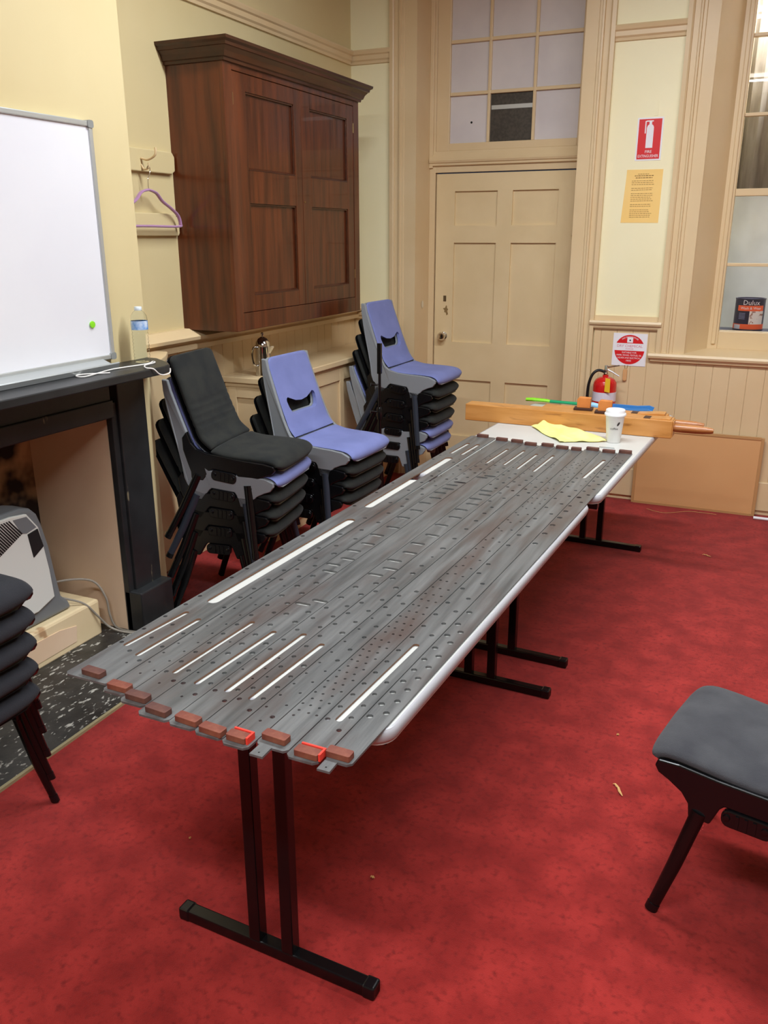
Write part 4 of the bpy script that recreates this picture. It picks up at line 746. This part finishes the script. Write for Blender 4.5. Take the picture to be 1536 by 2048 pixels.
SIDE_BLUE = [(-.160, .338), (-.142, .292), (-.116, .240), (-.088, .184), (-.060, .130), (-.031, .076), (-.004, .034), (.016, .008), (.045, -.008), (.10, -.014), (.17, -.011), (.24, -.005), (.30, -.004), (.338, -.016), (.340, -.034)] + ARCH[4:-1] + [(-.066, -.062), (-.084, .010), (-.108, .080), (-.134, .150), (-.158, .220), (-.178, .290), (-.186, .338)]
SIDE_BLACK = [(-.070, .050), (-.046, .006), (-.020, -.016), (.03, -.026), (.19, -.024), (.28, -.018), (.330, -.022), (.336, -.040)] + ARCH[4:] + [(-.080, -.030), (-.088, .020)]
def make_chair(kind, label, group=None):
    M_p = {'black': M_slate, 'blue': M_blue, 'char': M_char, 'ink': M_inkf}[kind]; M_s = {'black': M_blkpl, 'blue': M_shell, 'navy': M_shelld, 'char': M_blkpl, 'ink': M_blkpl}[kind]; M_l = M_legd if kind == 'blue' else M_leg
    r = empty('stacking_chair'); thick = .018 if kind == 'blue' else .040; off = -thick / 2 + .004; SO = -thick - .002 if kind == 'blue' else -thick + .008
    sp_ = MB().loft(strip(fine(PROF), wseat, thick, off, crown=.004)).build('seat_pad', M_p, r, smooth=True, auto=60)
    bp_prof = fine([(.045, -.002)] + BACK, 6) if kind != 'blue' else fine([(.030, .000)] + BACK)
    dips = {12, 15, 18, 21} if kind != 'blue' else None
    bp = MB().loft(strip(bp_prof, wback, thick, off, crown=.002, curve=.010, dips=dips)).build('backrest_pad', M_p, r, smooth=True, auto=60)
    sh_prof = fine([(.372, -.030)] + PROF[2:] + BACK)
    shl = MB().loft(strip(sh_prof, lambda u: (.200 if u < .5 else .200 - .022 * (u - .5) * 2) * (1 - .2 * max(0, (u - .93) / .07) ** 2) * (1 - .25 * max(0, (1 - u * 12)) ** 2) * (1 if kind == 'blue' else .955), .010, SO, curve=.0 if kind != 'blue' else .004)).build('shell', M_s, r, smooth=True, auto=60)
    # rim strips that carry the shell up around the pad edge of the backrest
    if kind == 'blue':
        q = [(-.095, -.030), (-.06, -.022), (0, -.016), (.06, -.020), (.088, -.026), (.100, -.012), (.102, .004), (.098, .020), (.086, .026), (.05, .013), (0, .003), (-.05, .013), (-.086, .026), (-.098, .020), (-.102, .004), (-.102, -.016)]
        q = [(-.080, -.030), (.080, -.030), (.098, -.022), (.108, -.004), (.112, .018), (.108, .028), (.096, .032), (.080, .026), (.045, .014), (0, .009), (-.045, .014), (-.080, .026), (-.096, .032), (-.108, .028), (-.112, .018), (-.108, -.004), (-.098, -.022)]
        ct = MB().prism([(y * 1.16, .126 + z * 1.2) for y, z in q], -.30, .15, 'x').build('cutter')
        for o in (bp, shl): apply_bool(o, ct); 
        for o in (bp, shl):
            for p in o.data.polygons: p.use_smooth = True
            o.data.set_sharp_from_angle(angle=math.radians(50))
        bpy.data.objects.remove(ct)
    for s in (-1, 1):
        ya = s * .186; yb = s * .206
        sfm = MB().prism(SIDE_BLUE if kind == 'blue' else SIDE_BLACK, min(ya, yb), max(ya, yb), 'y')
        if kind == 'blue':   # the rim narrows with the back towards its top
            sfm.v = [(x, y - s * .016 * min(1, max(0, z / .33)), z) for x, y, z in sfm.v]
        sfm.build('side_frame', M_s, r, bevel=.004, seg=2)
        pm = MB().prism(rpoly(.058, .172, -.130, -.086, .018, 4), min(s * .196, s * .212), max(s * .196, s * .212), 'y')
        cpl = pm.build('coupling_plate', M_blkpl, r, bevel=.003)
        rb = MB()
        for x in (.075, .159): rb.lathe([(0, s * .217), (.007, s * .216), (.009, s * .211)], (x, 0, -.104), 10, 'y')
        for x in (.098, .117, .136): rb.box(x - .004, x + .004, min(s * .210, s * .215), max(s * .210, s * .215), -.126, -.092)
        rb.build('coupling_bolts', M_blkpl, cpl)
        for (x0, x1) in ((-.005, -.115), (.222, .295)):
            lg = MB().tube([(x0, s * .201, -.125), (x0 + (x1 - x0) * .5, s * .214, -.28), (x1, s * .232, -.418)], [.0185, .017, .0145], 12, flat=.66).build('leg', M_l, r, smooth=True)
            d = Vector((x1 - x0, s * .03, -.29)).normalized(); e = Vector((x1, s * .232, -.418))
            MB().tube([e - d * .012, e + d * .010], [.0160, .0160], 12, flat=.68).build('foot_cap', M_blkpl, lg, smooth=True)
    MB().box(.075, .155, -.190, .190, -.052, -.030).build('cross_brace', M_blkpl, r)
    return r
CH_Z = .4305
protos = {}
def chair(kind, label, M_, group):
    if kind not in protos: protos[kind] = make_chair(kind, label); c = protos[kind]
    else: c = copy_tree(protos[kind])
    c.matrix_world = M_; tag(c, label, 'chair', group); return c
def stack(x, y, yaw, seq, pitch, lean, dx, stackname, group):
    n = len(seq)
    for k, (kind, lb) in enumerate(seq[::-1]):   # from the bottom
        M_ = Matrix.Translation((x, y, CH_Z)) @ Matrix.Rotation(math.radians(yaw), 4, 'Z') @ Matrix.Translation((dx * (k - (n - 1)), 0, pitch * k)) @ Matrix.Rotation(math.radians(lean * k), 4, 'Y')
        chair(kind, lb, M_, group)
# the stack in front, by the fireplace (top first)
stack(-2.125, 2.99, 8, [('black', 'black padded chair topmost of the stack beside the fireplace'), ('blue', 'blue and grey chair second from top of the stack beside the fireplace'),
    ('black', 'black padded chair third from top of the stack beside the fireplace'), ('black', 'black padded chair fourth from top of the stack beside the fireplace'), ('black', 'black padded chair lowest of the stack beside the fireplace')], .085, 1.9, .015, '', 'chairs stacked beside the fireplace')
stack(-2.025, 3.58, -2, [('blue', 'blue padded chair topmost of the middle stack below the cupboard'), ('black', 'black padded chair second from top of the middle stack below the cupboard'),
    ('black', 'black padded chair third from top of the middle stack below the cupboard'), ('black', 'black padded chair lowest of the middle stack below the cupboard')], .087, 2.6, .015, '', 'chairs stacked below the cupboard')
stack(-2.04, 4.70, -1, [('blue', 'blue padded chair topmost of the stack nearest the door'), ('black', 'black padded chair second from top of the stack nearest the door'),
    ('black', 'black padded chair third from top of the stack nearest the door'), ('black', 'black padded chair fourth from top of the stack nearest the door'),
    ('blue', 'blue padded chair fifth from top of the stack nearest the door'), ('blue', 'blue padded chair lowest of the stack nearest the door')], .088, 1.4, .013, '', 'chairs stacked near the door')
L5 = ['topmost', 'second from top', 'third from top', 'fourth from top', 'lowest']
stack(-2.03, 1.29, 0, [('ink', 'black padded chair %s of the stack at the left edge by the hearth' % a) for a in L5], .0855, 1.6, .008, '', 'chairs stacked at the left edge')
chair('char', 'single charcoal padded chair on the carpet at the right edge', Matrix.Translation((.25, 1.975, CH_Z)) @ Matrix.Rotation(math.radians(167.5), 4, 'Z'), None)
# ---------------------------------------------------------------- folded music stand before the back stack
ms = empty('folded_stand', (-1.985, 4.33, 0)); tag(ms, 'folded black tripod stand leaning up before the back chair stack', 'stand')
MB().tube([(0, 0, .10), (0, 0, .62)], .011, 12).build('lower_tube', M_leg, ms, smooth=True)
MB().tube([(0, 0, .60), (0, 0, .92)], .008, 12).build('upper_tube', M_leg, ms, smooth=True)
MB().box(-.012, .012, -.010, .010, .86, 1.03).build('folded_desk', M_leg, ms, bevel=.002)
MB().lathe([(0, .60), (.016, .60), (.018, .62), (.018, .66), (.014, .67), (0, .67)], n=14).build('clamp_collar', M_blkpl, ms, smooth=True)
MB().tube([(0, 0, .64), (-.03, -.02, .645), (-.045, -.03, .645)], [.005, .005, .011], 10).build('clamp_knob', M_blkpl, ms, smooth=True)
MB().tube([(0, 0, .80), (-.03, -.02, .80), (-.042, -.028, .80)], [.004, .004, .010], 10).build('clamp_knob', M_blkpl, ms, smooth=True)
for k in range(3):
    a = math.radians(200 + 75 * k) if k < 2 else math.radians(90)
    lg = MB().tube([(.02 * math.cos(a), .02 * math.sin(a), .42), (.06 * math.cos(a), .06 * math.sin(a), .008)], .007, 8).build('leg', M_leg, ms, smooth=True)
MB().lathe([(0, .40), (.020, .40), (.020, .44), (0, .44)], n=12).build('leg_collar', M_blkpl, ms, smooth=True)
